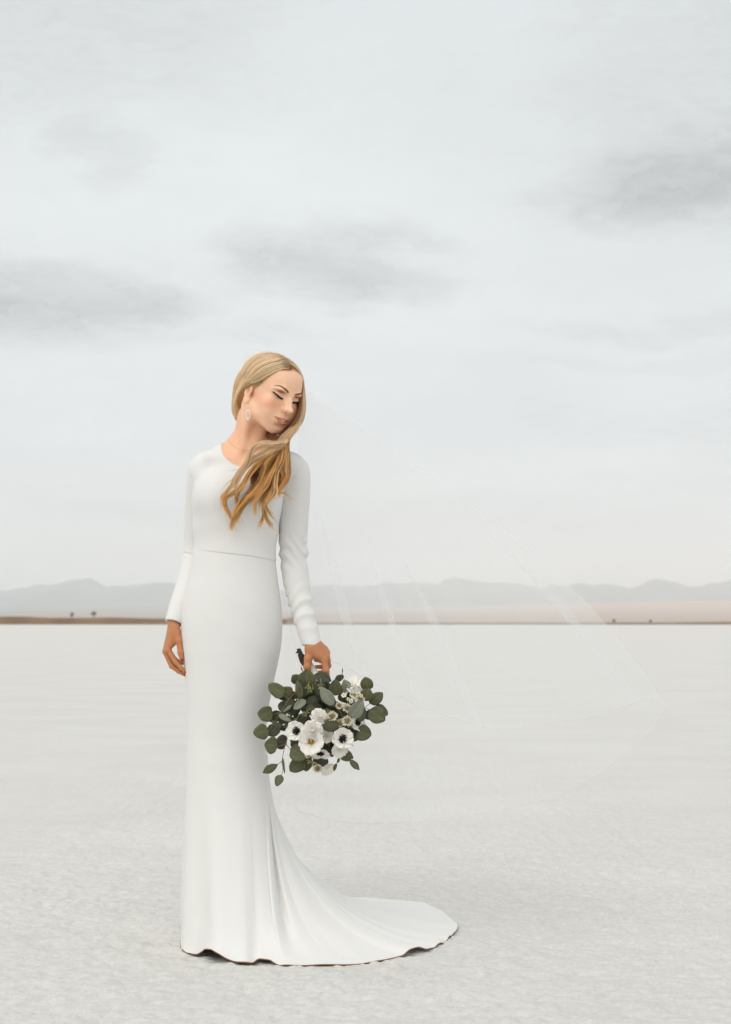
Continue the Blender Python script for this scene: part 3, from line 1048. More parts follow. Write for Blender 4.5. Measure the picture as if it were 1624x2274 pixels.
# sleeves
CUFF = {'r': (P(385.5, 1381, 4.602), P(392, 1350, 4.607), P(386.3, 1384, 4.602)), 'l': (P(694.5, 1433.5, 4.566), P(685, 1395, 4.578), P(694.5, 1433, 4.566))}
for side, arm, rad, cuff in (('r', ARM_R, RAD_R, [(.0235)]), ('l', ARM_L, RAD_L, [(.027)])):
    p_, r_ = dens(arm, rad, 60)
    lo = p_.min(0) - .07
    hi = p_.max(0) + .07
    G = SDF(lo, hi, .002)
    rr = r_ + .0045
    G.chain(list(p_), list(rr), .006)
    if side == 'r':
        G.cap(P(400, 1345, 4.622), CUFF['r'][2], .0260, .0245, .012)
        G.cap(CUFF['r'][2], P(384.5, 1394, 4.601), .0245, .0250, .004)
        ang, el_c, am = .9, P(0, 1232, 0)[2], .0022
    else:
        G.cap(P(679, 1380, 4.582), P(695.5, 1446, 4.564), .0275, .0262, .012)
        ang, el_c, am = -1.0, P(0, 1232, 4.632)[2], .0036
    x0, y0, z0 = [(G.lo[k_] + G.h * np.arange(G.n[k_])).astype(np.float32) for k_ in range(3)]
    XX, YY, ZZ = x0[:, None, None], y0[None, :, None], z0[None, None, :]
    # creases gather at the elbow and above the cuff
    if side == 'l':
        el_c = P(0, 1228, 4.632)[2]
        cu = P(0, 1350, 4.59)[2]
        ph = (ZZ * 1.0 + (XX - p_[30, 0]) * .75)
        w = np.exp(-((ZZ - el_c + .005) / .042) ** 2) * 1.0
        G.a += (.0065 * w * (np.abs(np.sin((ph - el_c) * 78 + 1.2 * np.sin(XX * 60))) ** 1.6 - .35)).astype(np.float32)
        ph2 = (ZZ * 1.0 - (XX - p_[45, 0]) * .9)
        w2 = np.exp(-((ZZ - cu) / .055) ** 2)
        G.a += (.0062 * w2 * (np.abs(np.sin((ph2 - cu) * 72 + 1.5 * np.sin(XX * 45 + 1))) ** 1.5 - .35)).astype(np.float32)
        # elbow pushes the cloth out
        G.ell(P(672, 1224, 4.64), (.017, .02, .012), .018)
    else:
        ph = (ZZ + (XX - p_[30, 0]) * .25)
        w = np.exp(-((ZZ - P(0, 1236, 4.68)[2]) / .02) ** 2)
        G.a += (.0030 * w * np.exp(-((ph - P(0, 1235, 4.68)[2]) / .0035) ** 2)).astype(np.float32) * np.float32(1)
    # cuff: square end, hollow
    if side == 'r':
        c0, c1 = P(387.5, 1378, 4.602), P(394, 1350, 4.607)
        nrm = (c0 - c1) / np.linalg.norm(c0 - c1)
        nrm = nrm + np.array([-.05, -.25, 0])
        nrm /= np.linalg.norm(nrm)
        cp_ = P(386, 1383, 4.602)
    else:
        cp_ = P(694.5, 1434.5, 4.566)
        nrm = np.array([-.06, -.12, -1.0])
        nrm /= np.linalg.norm(nrm)
    dpl = (XX - cp_[0]) * nrm[0] + (YY - cp_[1]) * nrm[1] + (ZZ - cp_[2]) * nrm[2]
    G.comb((slice(None),) * 3, np.broadcast_to((-dpl).astype(np.float32), G.n), 0, 'd')
    hol = cp_ + nrm * .01
    G.cap(hol, cp_ - nrm * .016, .0205 if side == 'r' else .0225, .0185, .0, 'd')
    put_gown('sleeve', mesh('sleeve', *G.polys()))

# skirt: rings down to the knee, then a flare that runs out into the train
SK_Y = [1222, 1240, 1263, 1319, 1358, 1392, 1434, 1470, 1512, 1564, 1606, 1646, 1700]
SK_L = [433.5, 429, 423.5, 409.5, 404, 401.5, 403, 408, 413, 415, 416, 416, 414]
SK_R = [611, 612, 613.5, 621, 625.5, 627, 624.5, 617, 608, 597, 590.5, 590, 596]
SK_D = [.087, .088, .092, .106, .113, .116, .118, .116, .113, .108, .104, .104, .110]
hem_f = [(402, 2092), (406, 2110), (440, 2119), (466, 2131), (491, 2138), (546, 2141), (576, 2136), (601, 2142), (639, 2150), (703, 2149), (788, 2146),
         (872, 2131), (932, 2117), (954, 2112), (987, 2095), (1008, 2073), (1016, 2060), (1008, 2044), (979, 2023), (945, 2010), (915, 2005.5), (851, 2002),
         (800, 2000), (740, 2000), (660, 2004), (580, 2013), (500, 2030), (440, 2055), (410, 2078), (402, 2092)]
hem_xy = []
for px_, py_ in hem_f:
    d_ = CAM_H * FPX / (py_ - HYP)
    hem_xy.append(((px_ - CXP) / FPX * d_, d_))
hem_xy = crom(np.array(hem_xy), 900)
cxk, cyk = (405 + 597) / 2, 4.6
NU = 520
# bind ring angle to hem position: equal share by angle at the front, by length along the train
ctr = np.array([P(506, 0, 4.6)[0], 4.6])
hv = hem_xy - ctr
hang = np.unwrap(np.arctan2(hv[:, 1], hv[:, 0]))
seglen = np.r_[0, np.cumsum(np.linalg.norm(np.diff(hem_xy, axis=0), axis=1))]
wgt = seglen / seglen[-1]
# the front panel wraps the legs up to one long crease at her left; the train hangs behind it
crease_t = min(range(120, 420), key=lambda q_: abs((hem_xy[q_][0] / hem_xy[q_][1]) * FPX + CXP - 646) + 1000 * (hem_xy[q_][1] > 4.8))
UC = .42
wgt = np.interp(wgt, [0, wgt[crease_t], 1], [0, UC, 1])
uu = np.arange(NU) / NU
H_ = np.stack([np.interp(uu, wgt, hem_xy[:, k_]) for k_ in range(2)], 1)
u_ang = np.interp(uu, [0, .20, UC, .62, 1], np.radians([-181, -110, -17, 62, 179]))
u_ang = np.convolve(np.r_[u_ang[-12:] - 2 * np.pi, u_ang, u_ang[:12] + 2 * np.pi], np.ones(25) / 25, 'valid')
ra = np.stack([np.cos(u_ang), np.sin(u_ang)], 1)
rows = []
ys = np.r_[np.linspace(1222, 1700, 96)]
Ls, Rs, Ds = (np.convolve(np.r_[[v_[0]] * 5, v_, [v_[-1]] * 5], np.ones(11) / 11, 'valid')
              for v_ in (np.interp(ys, SK_Y, SK_L), np.interp(ys, SK_Y, SK_R), np.interp(ys, SK_Y, SK_D)))
for y_, l_, r_, d_ in zip(ys, Ls, Rs, Ds):
    cx_ = ((l_ + r_) / 2 - CXP) * PXM
    rx_ = (r_ - l_) / 2 * PXM
    z_r = CAM_H - (y_ - HYP) * PXM
    tuck = 1 - .013 * np.clip((1246 - y_) / 20, 0, 1)           # slips in under the bodice edge
    rx_, d_ = rx_ * tuck, d_ * tuck
    e_ = 2.0
    rr = np.stack([cx_ + rx_ * ra[:, 0], 4.6 + .012 * np.clip((y_ - 1222) / 200, 0, 1) + d_ * ra[:, 1], np.full(NU, z_r)], 1)
    # seam slants down to her left like the bodice edge
    rr[:, 2] += np.clip(1 - (y_ - 1222) / 60, 0, 1) * (.010 - (rr[:, 0] - P(522, 0, 4.6)[0]) * .11 - .006 * np.clip((rr[:, 0] - P(540, 0, 4.6)[0]) / .1, 0, 2) ** 2)
    # shallow drag folds on the hip and thigh
    wv_ = np.exp(-((y_ - 1430) / 110) ** 2) * np.clip(ra[:, 0] * .8 + .3, 0, 1) * np.clip(-ra[:, 1], 0, 1)
    amp = .0020 * wv_ * np.sin((rr[:, 2] + .95 * rr[:, 0]) * 58 + 1.5 * np.sin(rr[:, 0] * 26))
    rr[:, :2] += ra * amp[:, None]
    rows.append(rr)
K_ = rows[-1]
Kp = rows[-2]
slope = (K_ - Kp) / np.linalg.norm(K_ - Kp, axis=1)[:, None]
dist = np.linalg.norm(H_ - K_[:, :2], axis=1)
front = np.clip((.42 - dist) / .25, 0, 1)                 # 1 where the hem hangs near the legs
kz = K_[0, 2]
C1 = K_ + slope * .16
s2 = (.60 * front + .30 * (1 - front))[:, None]
zz_c = .075 * front + .012 * (1 - front)
C2 = np.c_[K_[:, :2] + (H_ - K_[:, :2]) * s2, zz_c]
lift = .001 + .004 * np.abs(noise2(uu * 34, uu * 0, 71)) ** 1.5
# one small arch of the hem at the left and a ruck on the right
for u0_px, a_, w_ in ((468, .027, .050), (530, .004, .030), (588, .012, .030), (920, .014, .009), (975, .006, .006), (998, .005, .005)):
    d2 = CAM_H * FPX / (2118 - HYP)
    tgt = min(range(8, 560), key=lambda q_: abs((hem_xy[q_][0] / hem_xy[q_][1]) * FPX + CXP - u0_px))
    uc = wgt[tgt]
    lift = lift + a_ * np.exp(-((uu - uc) / w_) ** 4)
hz_ = salt_height(H_[:, 0], H_[:, 1])
hz_ = np.convolve(np.r_[hz_[-20:], hz_, hz_[:20]], np.ones(41) / 41, 'valid')
Hp = np.c_[H_, lift + hz_ + .003]
NV2 = 150
vv = np.linspace(0, 1, NV2)[1:]
vv = 1 - (1 - vv) ** 1.25
T_h = np.gradient(H_, axis=0)
T_h /= np.linalg.norm(T_h, axis=1)[:, None]
Nout = np.stack([T_h[:, 1], -T_h[:, 0]], 1)
# fold pattern: soft cones that open towards the hem
fold = .0
rs_ = np.random.default_rng(12)
for k_ in range(16):
    uc, w_ = rs_.uniform(.45, .84), rs_.uniform(.006, .020)
    fold = fold + rs_.uniform(-.6, 1.0) * np.exp(-((uu - uc) / w_) ** 2)
fold_front = (.55 * np.sin(uu * 2 * np.pi * 4.2 + .5) + .3 * np.sin(uu * 2 * np.pi * 9 + 2)) * front
uc = wgt[crease_t]
crease = -1.0 * np.exp(-((uu - uc - .008) / .0060) ** 2) + .55 * np.exp(-((uu - uc + .006) / .011) ** 2)
for v_ in vv:
    a_ = (1 - v_) ** 3
    b_ = 3 * v_ * (1 - v_) ** 2
    c_ = 3 * v_ ** 2 * (1 - v_)
    d_ = v_ ** 3
    pt = a_ * K_ + b_ * C1 + c_ * C2 + d_ * Hp
    on_ground = np.clip(1 - pt[:, 2] / .10, 0, 1)
    env = np.sin(np.pi * min(v_ ** 1.3 * .92, 1)) ** 1.5
    out = (.015 * fold * (1 - front) + .010 * fold_front + .036 * crease) * env
    pt[:, :2] += Nout * (out * (1 - on_ground * .8))[:, None]
    # on the ground the same folds stand up as soft ridges
    rip = .017 * fold * (1 - front) + .0035 * (1 - front) * noise2(uu * 90, v_ * 5 + uu * 0, 44) + .005 * (1 - front) * noise2(uu * 38 + v_, v_ * 3 + uu * 0, 48)
    pt[:, 2] += np.maximum(rip, -.004) * on_ground * np.clip(v_ * 1.4, 0, 1) * np.clip((1.02 - v_) * 6, .25, 1)
    if v_ < .985:
        pt[:, 2] = np.maximum(pt[:, 2], salt_height(pt[:, 0], pt[:, 1]) * .5 + .006)
    rows.append(pt)
SKV = np.vstack(rows)
skirt = put_gown('skirt', mesh('skirt', SKV, grid_faces(NU, len(rows), True)))
md = skirt.modifiers.new('thickness', 'SOLIDIFY')
md.thickness = .0016
md.offset = 0
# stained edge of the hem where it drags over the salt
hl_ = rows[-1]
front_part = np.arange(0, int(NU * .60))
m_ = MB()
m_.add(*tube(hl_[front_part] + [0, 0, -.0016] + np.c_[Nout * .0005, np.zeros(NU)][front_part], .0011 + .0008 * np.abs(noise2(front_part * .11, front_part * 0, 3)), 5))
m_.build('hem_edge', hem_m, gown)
# toe of a pale shoe just visible under the arched hem
shoe_m = flat_mat('ivory_satin', (.62, .56, .47), .35, .5, .05, 60)
m_ = MB()
tp = P(445, 2119, 4.52)
m_.add(*blob((tp[0] + .012, 4.53, .022), (.030, .085, .022), None, 18, 12))
m_.add(*tube(crom([(tp[0] + .012, 4.56, .03), (tp[0] + .016, 4.64, .05), (tp[0] + .018, 4.70, .085)], 8), .026, 10))
m_.build('shoe', shoe_m, bride)

# ------------------------------------------------------------------ hair: real strands
hair_m = bpy.data.materials.new('blonde_hair')
hair_m.use_nodes = True
t = NT(hair_m.node_tree)
hair_m.node_tree.nodes.clear()
at = t.n('ShaderNodeAttribute', attribute_name='tone')
hb = t.n('ShaderNodeBsdfPrincipled', i={'Base Color': at.outputs['Color'], 'Roughness': .42, 'Specular IOR Level': .35})
gm = t.n('ShaderNodeGamma', i={'Color': at.outputs['Color'], 'Gamma': 1.35})
hc_ = t.n('ShaderNodeBsdfHairPrincipled', parametrization='COLOR', model='CHIANG',
          i={'Color': gm.outputs[0], 'Roughness': .3, 'Radial Roughness': .45, 'Coat': .0, 'IOR': 1.5, 'Random Roughness': .2})
mx_ = t.n('ShaderNodeMixShader', i={0: .28, 1: hb.outputs[0], 2: hc_.outputs[0]})
t.link(mx_.outputs[0], t.n('ShaderNodeOutputMaterial').inputs[0])

NPT = 26
ST_P, ST_R, ST_C = [], [], []
hr = np.random.default_rng(21)
PALE = np.array([.92, .69, .43])
GOLD = np.array([.78, .42, .135])
DEEP = np.array([.17, .066, .020])


def safe(c):
    """keep the hue when a strand is very light"""
    return np.maximum(c / np.maximum(1, c.max(-1, keepdims=True) / .92), .01)


def strands(guide, rad, n, tone0, tone1, wave=.0, flat=.6, r0=.00034, tip=.35, var=.22, spread=1.0, short=.25, clump=5):
    """n strands round a guide (k,3); rad per guide point in metres; colours from tone0 at the root to tone1 at the tip"""
    q = crom(np.c_[np.asarray(guide, float), np.asarray(rad, float)], NPT)
    p, R = q[:, :3], q[:, 3]
    T = np.gradient(p, axis=0)
    T /= np.linalg.norm(T, axis=1)[:, None] + 1e-12
    view = np.array([0, 1., 0])
    A = np.cross(T, view)
    A /= np.linalg.norm(A, axis=1)[:, None] + 1e-9
    B = np.cross(A, T)
    s = np.linspace(0, 1, NPT)
    # strands fall into a few locks so that gaps and ridges run along the hair
    cl = hr.uniform(-1, 1, (clump, 2))
    cl_tone = hr.uniform(-1, 1, clump)
    for i in range(n):
        ci = hr.integers(0, clump)
        o = cl[ci] * .62 + hr.normal(size=2) * .26
        ph = hr.uniform(0, 6.28)
        fr = hr.uniform(1.2, 2.6)
        wob = wave * (np.sin(s * fr * 6.28 + ph) - math.sin(ph)) * s
        ox = (o[0] * spread + hr.normal() * .10 * s) * R + wob
        oy = (o[1] * spread) * R * flat + wob * .5
        pts = p + A * ox[:, None] + B * oy[:, None]
        if short > 0:
            e = 1 - hr.random() ** 2 * short
            pts = crom_lin(pts, s * e)
        ST_P.append(pts)
        ST_R.append(r0 * hr.uniform(.75, 1.25) * np.clip(1 - (s - .55) / .45 * (1 - tip), tip, 1))
        tn = 1 + var * (.65 * cl_tone[ci] + .6 * hr.normal())
        m_ = np.clip(s + hr.normal() * .08, 0, 1)[:, None]
        deep = np.clip(hr.normal() * .26 - .05, 0, .75)
        c_ = (tone0 * (1 - m_) + tone1 * m_) * tn
        c_ = c_ * (1 - deep) + DEEP * deep
        ST_C.append(safe(c_))


def crom_lin(p, s):
    x = np.linspace(0, 1, len(p))
    return np.stack([np.interp(s, x, p[:, k]) for k in range(3)], 1)


# --- the smooth cap, combed from the parting
C0, RR = np.array([0, -15, 42.]), np.array([74, 97, 75.])


def on_skull(p, h):
    """push head-local points out to h mm above the skull"""
    v = (p - C0) / RR
    L = np.linalg.norm(v, axis=-1, keepdims=True)
    w = v / np.maximum(L, 1e-6)
    surf = C0 + w * (RR + h)
    near = np.clip((p[..., 2:3] + 70) / 60, 0, 1)
    inside = (L < 1 + h / 82.) & (p[..., 2:3] > -45)
    return np.where(inside, surf, p + w * (h - 7) * .6 * near)


def cap_side(side, n, G0, G1, G2, tone_a, tone_b, hmax=9.0):
    """G0 front guide, G1 middle, G2 back: (k,3) head-local control points from the parting to the nape"""
    G = [crom(np.array(g, float), NPT) for g in (G0, G1, G2)]
    locks = 46
    lt = np.clip(hr.normal(size=locks) * .26, -.5, .16)
    lh = hr.uniform(0, 1, locks)
    for i in range(n):
        tt = hr.random() ** .9
        lk = int(tt * locks) % locks
        tq = (lk + .5 + (tt * locks - lk - .5) * .86) / locks
        w0, w1, w2 = (1 - tq) * (1 - 2 * tq), 4 * tq * (1 - tq), tq * (2 * tq - 1)
        loc = w0 * G[0] + w1 * G[1] + w2 * G[2]
        s = np.linspace(0, 1, NPT)
        loc[:2] += hr.normal(size=3) * [1.5, 3, 1]
        h = (2.5 + (hmax - 2.5) * (hr.random() ** .7)) * (.62 + .38 * np.sin(np.pi * np.clip(s * 1.1, 0, 1))) + 2.0 * lh[lk] * np.sin(np.pi * s)
        loc = on_skull(loc + hr.normal(size=3) * [.7, .9, .9] * np.clip(s * 3, .2, 1)[:, None], h[:, None])
        wv_ = hr.normal() * .8 * np.sin(s * hr.uniform(3, 7) + hr.uniform(0, 6))
        loc[:, 1] += wv_ * s
        ST_P.append(hws(loc))
        ST_R.append(00.00036 * hr.uniform(.75, 1.25) * np.ones(NPT))
        m_ = np.clip(np.clip((s - .05) / .6, 0, 1) + hr.normal() * .1, 0, 1)[:, None]
        tn = 1 + lt[lk] + .09 * hr.normal()
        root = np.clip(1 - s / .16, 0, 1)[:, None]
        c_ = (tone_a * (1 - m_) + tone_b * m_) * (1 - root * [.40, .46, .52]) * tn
        if side > 0 and tt < .13:            # shade inside the curtain beside the cheek, painted as dark strands
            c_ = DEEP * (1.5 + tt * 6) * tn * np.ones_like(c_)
        elif hr.random() < .22:
            c_ = c_ * np.array([.52, .46, .40])
        ST_C.append(safe(c_))


def X(cx_, cy_, d):
    """position measured on the enlarged view of the head (4.06 px per photo pixel)"""
    return P((720 + cx_ / 4.06) / 1.5394, (1180 + cy_ / 4.06) / 1.5394, d)


def Y(cx_, cy_, d):
    """position measured on the enlarged view of the bust (3.123 px per photo pixel)"""
    return P((600 + cx_ / 3.123) / 1.5394, (1480 + cy_ / 3.123) / 1.5394, d)


def XL(*q):
    return [tuple(to_local(X(*p_))) for p_ in q]


# her right side (towards the lens): over the temple, behind the ear, down to the nape
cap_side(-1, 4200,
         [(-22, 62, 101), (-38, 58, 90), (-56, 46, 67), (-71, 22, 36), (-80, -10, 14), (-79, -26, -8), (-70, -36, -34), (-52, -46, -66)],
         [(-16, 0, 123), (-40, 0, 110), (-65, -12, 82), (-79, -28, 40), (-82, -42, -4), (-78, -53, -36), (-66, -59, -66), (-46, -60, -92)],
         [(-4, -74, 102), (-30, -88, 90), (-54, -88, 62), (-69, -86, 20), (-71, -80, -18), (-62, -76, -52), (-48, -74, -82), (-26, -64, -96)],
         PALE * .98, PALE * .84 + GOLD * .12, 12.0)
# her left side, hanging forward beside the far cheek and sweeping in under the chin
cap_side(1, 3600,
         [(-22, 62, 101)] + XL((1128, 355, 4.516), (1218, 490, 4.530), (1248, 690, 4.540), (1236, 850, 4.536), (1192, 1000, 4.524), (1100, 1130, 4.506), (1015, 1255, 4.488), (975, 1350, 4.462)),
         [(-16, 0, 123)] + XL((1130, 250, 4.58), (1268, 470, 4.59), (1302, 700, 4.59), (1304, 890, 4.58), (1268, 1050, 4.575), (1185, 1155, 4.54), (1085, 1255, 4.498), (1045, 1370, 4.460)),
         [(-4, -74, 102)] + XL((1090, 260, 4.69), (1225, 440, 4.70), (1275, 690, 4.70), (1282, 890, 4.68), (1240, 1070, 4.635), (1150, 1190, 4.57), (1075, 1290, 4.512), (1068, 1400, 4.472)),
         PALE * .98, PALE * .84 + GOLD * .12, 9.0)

# --- the mass inside the sweep, dark to paint its inner shade, and darker hair coming round from the nape under the chin
MM = .001
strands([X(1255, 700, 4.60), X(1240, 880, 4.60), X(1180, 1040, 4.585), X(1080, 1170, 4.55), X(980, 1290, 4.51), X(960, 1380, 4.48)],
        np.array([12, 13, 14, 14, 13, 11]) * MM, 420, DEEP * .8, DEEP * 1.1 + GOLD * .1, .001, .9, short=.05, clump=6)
strands([X(1245, 950, 4.575), X(1205, 1105, 4.53), X(1100, 1222, 4.478), X(1000, 1310, 4.458), X(930, 1385, 4.45)],
        np.array([3, 8, 12, 11, 9]) * MM, 260, PALE * .75 + GOLD * .2, PALE * .7 + GOLD * .2, .001, .7, short=.2, clump=7)
# darker hair from the nape coming round under the chin
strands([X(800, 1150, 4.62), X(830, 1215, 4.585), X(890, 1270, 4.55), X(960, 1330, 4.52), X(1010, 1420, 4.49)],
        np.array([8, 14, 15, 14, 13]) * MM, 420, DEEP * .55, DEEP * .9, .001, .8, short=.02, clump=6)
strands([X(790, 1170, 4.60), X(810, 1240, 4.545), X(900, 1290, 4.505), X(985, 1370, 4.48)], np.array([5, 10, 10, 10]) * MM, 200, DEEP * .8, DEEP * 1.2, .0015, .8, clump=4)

# --- the waves over her chest: (points on the bust view), radius mm, number, tones
S_ = 1 / 3.123 / 1.5394 * 4.47 / FPX          # metres per pixel of that view
locks = [
    ([(1290, -60), (1235, 30), (1170, 95), (1080, 120), (960, 112), (860, 150), (808, 230), (765, 330), (700, 425), (648, 500), (622, 590)], (18, 24, 32, 38, 42, 42, 38, 36, 34, 28, 14), 330, PALE * 1.02, PALE * .75 + GOLD * .25, 4.418),
    ([(1270, -40), (1220, 50), (1160, 120), (1065, 165), (940, 235), (815, 300), (735, 385), (672, 470), (636, 560), (640, 612)], (18, 24, 32, 38, 42, 40, 36, 32, 24, 10), 330, PALE * .98, PALE * .55 + GOLD * .45, 4.428),
    ([(1150, 150), (1010, 235), (890, 330), (810, 415), (748, 515), (702, 588), (610, 645), (535, 700), (530, 775), (566, 850), (606, 922)], (26, 34, 36, 34, 30, 26, 22, 19, 17, 12, 4), 260, GOLD * 1.1, GOLD * .95, 4.432),
    ([(1110, 180), (990, 300), (935, 420), (900, 535), (832, 635), (732, 715), (662, 815), (622, 925), (597, 1045)], (30, 40, 42, 40, 38, 36, 32, 22, 4), 380, GOLD * .95, GOLD * 1.1, 4.430),
    ([(1125, 175), (1025, 300), (982, 430), (932, 555), (852, 645), (748, 745), (684, 845), (640, 955)], (28, 36, 38, 36, 32, 28, 22, 5), 300, GOLD * .8 + DEEP * .2, GOLD * .95, 4.438),
    ([(1140, 180), (1085, 320), (1018, 450), (962, 560), (884, 665), (850, 760), (862, 885)], (22, 26, 26, 24, 20, 15, 3), 170, GOLD, GOLD * 1.05 + PALE * .1, 4.426),
    ([(1155, 180), (1122, 320), (1066, 460), (1050, 580), (1008, 675), (952, 765), (950, 865), (992, 950), (1050, 990)], (26, 34, 36, 34, 30, 26, 18, 11, 3), 300, GOLD * .9, GOLD * 1.08, 4.432),
    ([(1160, 170), (1138, 300), (1082, 420), (1062, 545), (1060, 650), (972, 742), (962, 800), (1048, 870)], (22, 28, 28, 26, 22, 20, 16, 4), 200, GOLD * .95 + PALE * .1, PALE * .4 + GOLD * .6, 4.424),
    ([(1240, -10), (1205, 70), (1190, 150), (1190, 260), (1198, 380), (1200, 470), (1150, 565), (1108, 632), (1122, 692)], (14, 18, 24, 28, 28, 26, 24, 16, 3), 240, GOLD * 1.02 + PALE * .1, GOLD, 4.440),
    ([(1225, 0), (1195, 80), (1180, 160), (1150, 280), (1132, 370), (1162, 470), (1122, 570), (1088, 655)], (12, 16, 20, 22, 22, 20, 18, 6), 150, GOLD * .85, GOLD * .9, 4.448),
    ([(1010, 190), (915, 340), (852, 440), (826, 510), (862, 570)], (34, 42, 42, 36, 20), 260, DEEP * .5, DEEP * .85, 4.462),  # from here, dark under-locks that paint the shade between the waves
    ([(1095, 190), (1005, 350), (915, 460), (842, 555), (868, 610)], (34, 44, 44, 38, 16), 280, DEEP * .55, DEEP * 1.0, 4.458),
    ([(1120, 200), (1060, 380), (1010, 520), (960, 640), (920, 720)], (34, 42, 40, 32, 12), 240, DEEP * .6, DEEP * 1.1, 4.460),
    ([(1060, 200), (960, 380), (880, 520), (800, 640), (735, 730)], (34, 44, 46, 34, 8), 260, GOLD * .62, GOLD * .75, 4.450),
    ([(1110, 200), (1060, 380), (1000, 540), (940, 680), (905, 770)], (34, 44, 42, 30, 8), 240, GOLD * .58, GOLD * .75, 4.450),
    ([(1150, 200), (1140, 380), (1120, 500), (1080, 610)], (26, 34, 30, 8), 160, GOLD * .6, GOLD * .8, 4.455),
    ([(1008, 670), (950, 800), (928, 925), (868, 1030)], (13, 12, 8, 2), 60, GOLD, GOLD * 1.1, 4.436),
    ([(742, 515), (682, 600), (652, 695), (664, 765)], (22, 22, 18, 5), 120, GOLD * .8, GOLD * .85, 4.446),
    ([(700, 400), (640, 480), (600, 560), (540, 640), (505, 690), (525, 780)], (20, 20, 16, 12, 9, 3), 90, PALE * .5 + GOLD * .5, GOLD, 4.436),
    ([(1160, 560), (1110, 640), (1180, 650), (1250, 760)], (8, 7, 4, 1), 16, GOLD * .9, GOLD, 4.45),
]
for pts, rw, n, ta, tb, d in locks:
    k_ = len(pts)
    dd = d + np.maximum(np.linspace(.034, -.02, k_), 0) * (1 if pts[0][1] < 300 else 0) + np.array([.115 if q_[1] < 0 else .06 if q_[1] < 60 else 0 for q_ in pts]) + .006 * np.sin(np.linspace(0, 9, k_) + pts[0][0])
    dd += np.interp([q_[1] for q_ in pts], [100, 400, 700, 1050], [.0, .010, .028, .046])
    gp = np.array([Y(a_, b_, e_) for (a_, b_), e_ in zip(pts, dd)])
    rw_ = np.array(rw) * S_
    strands(gp, rw_ * .92, int(n * .55), ta * .9, tb * .86, .0028, .62, clump=8, short=.45, var=.3)
    # each lock breaks up into ribbons that wander off on their own waves
    ln = np.linspace(0, 1, k_)
    for q_ in range(6):
        ph, am, fq = hr.uniform(0, 6.28), hr.uniform(.5, 1.0), hr.uniform(.8, 1.7)
        side = hr.uniform(-1, 1)
        ox = (side * .75 + am * .55 * np.sin(ln * fq * 6.28 + ph) * ln) * (rw_ + .003 * ln)
        oz = .5 * am * np.cos(ln * fq * 6.28 + ph) * rw_
        gq = gp + np.stack([ox, -np.abs(oz) * .8 - .002, oz * .35], 1)
        gq[-1] += [hr.normal() * .007, 0, hr.normal() * .010]
        tone = hr.choice([.42, .62, .9, 1.1, 1.3, 1.45])
        strands(gq, np.maximum(rw_ * .30, .0012) * np.linspace(1, .55, k_), int(n * .14), ta * tone, tb * tone * 1.04, .002, .6, clump=3, short=.35, var=.2, tip=.2)
# loose wisps
for pts, n in (([(690, 398), (620, 400), (560, 408), (515, 425)], 4), ([(640, 480), (570, 520), (510, 590), (480, 660)], 6), ([(530, 820), (545, 900), (540, 980)], 4),
               ([(950, 900), (960, 980), (990, 1060)], 4), ([(690, 880), (720, 940), (740, 985)], 3), ([(1060, 690), (1100, 740), (1130, 770)], 3)):
    strands([Y(a_, b_, 4.452) for a_, b_ in pts], np.full(len(pts), 6 * S_), n, GOLD, PALE, .003, .5, r0=.00026, short=.3, clump=3)
# baby hair at the temple and a thin fall behind the ear
strands([hw(-50, 54, 62), hw(-64, 32, 38), hw(-73, 12, 22), hw(-80, -8, 12)], [.004, .005, .005, .003], 160, PALE * .8, PALE * .7, .001, .6, r0=.0003)
strands([hw(-76, 6, 26), hw(-79, -14, 10), hw(-76, -26, -14), hw(-66, -36, -40), hw(-52, -46, -66)], [.006, .009, .010, .010, .006], 420, GOLD * .75, GOLD * .8, .001, .6)

# the lock tucked over the top of the ear, and stray hairs that lift off the outline
strands([hw(-58, 44, 60), hw(-70, 22, 44), hw(-80, 2, 30), hw(-85, -14, 14), hw(-82, -26, -6), hw(-74, -36, -30)], [.004, .006, .008, .009, .009, .006], 340, PALE * .8, PALE * .7 + GOLD * .15, .001, .6, short=.1, clump=7, var=.3)
for k_ in range(70):
    p0 = np.array([hr.uniform(-70, 20), hr.uniform(-85, 10), hr.uniform(60, 115)])
    dv = hr.normal(size=3) * [4, 5, 2] + np.array([-4, -8, -9])
    loc = np.array([on_skull((p0 + dv * q_ * 4)[None], 9 + 6 * math.sin(math.pi * q_))[0] for q_ in np.linspace(0, 1, NPT)])
    ST_P.append(hws(loc))
    ST_R.append(np.full(NPT, .00016))
    ST_C.append(np.tile(PALE, (NPT, 1)))
hc = bpy.data.hair_curves.new('hair')
hc.add_curves([NPT] * len(ST_P))
hair = put('hair', hc, bride, hair_m)
pos = np.concatenate(ST_P) 
hc.attributes['position'].data.foreach_set('vector', pos.astype(np.float32).ravel())
ra_ = hc.attributes.new('radius', 'FLOAT', 'POINT')
ra_.data.foreach_set('value', np.concatenate(ST_R).astype(np.float32))
ca_ = hc.attributes.new('tone', 'FLOAT_COLOR', 'POINT')
cc_ = np.concatenate(ST_C)
ca_.data.foreach_set('color', np.c_[cc_, np.ones(len(cc_))].astype(np.float32).ravel())

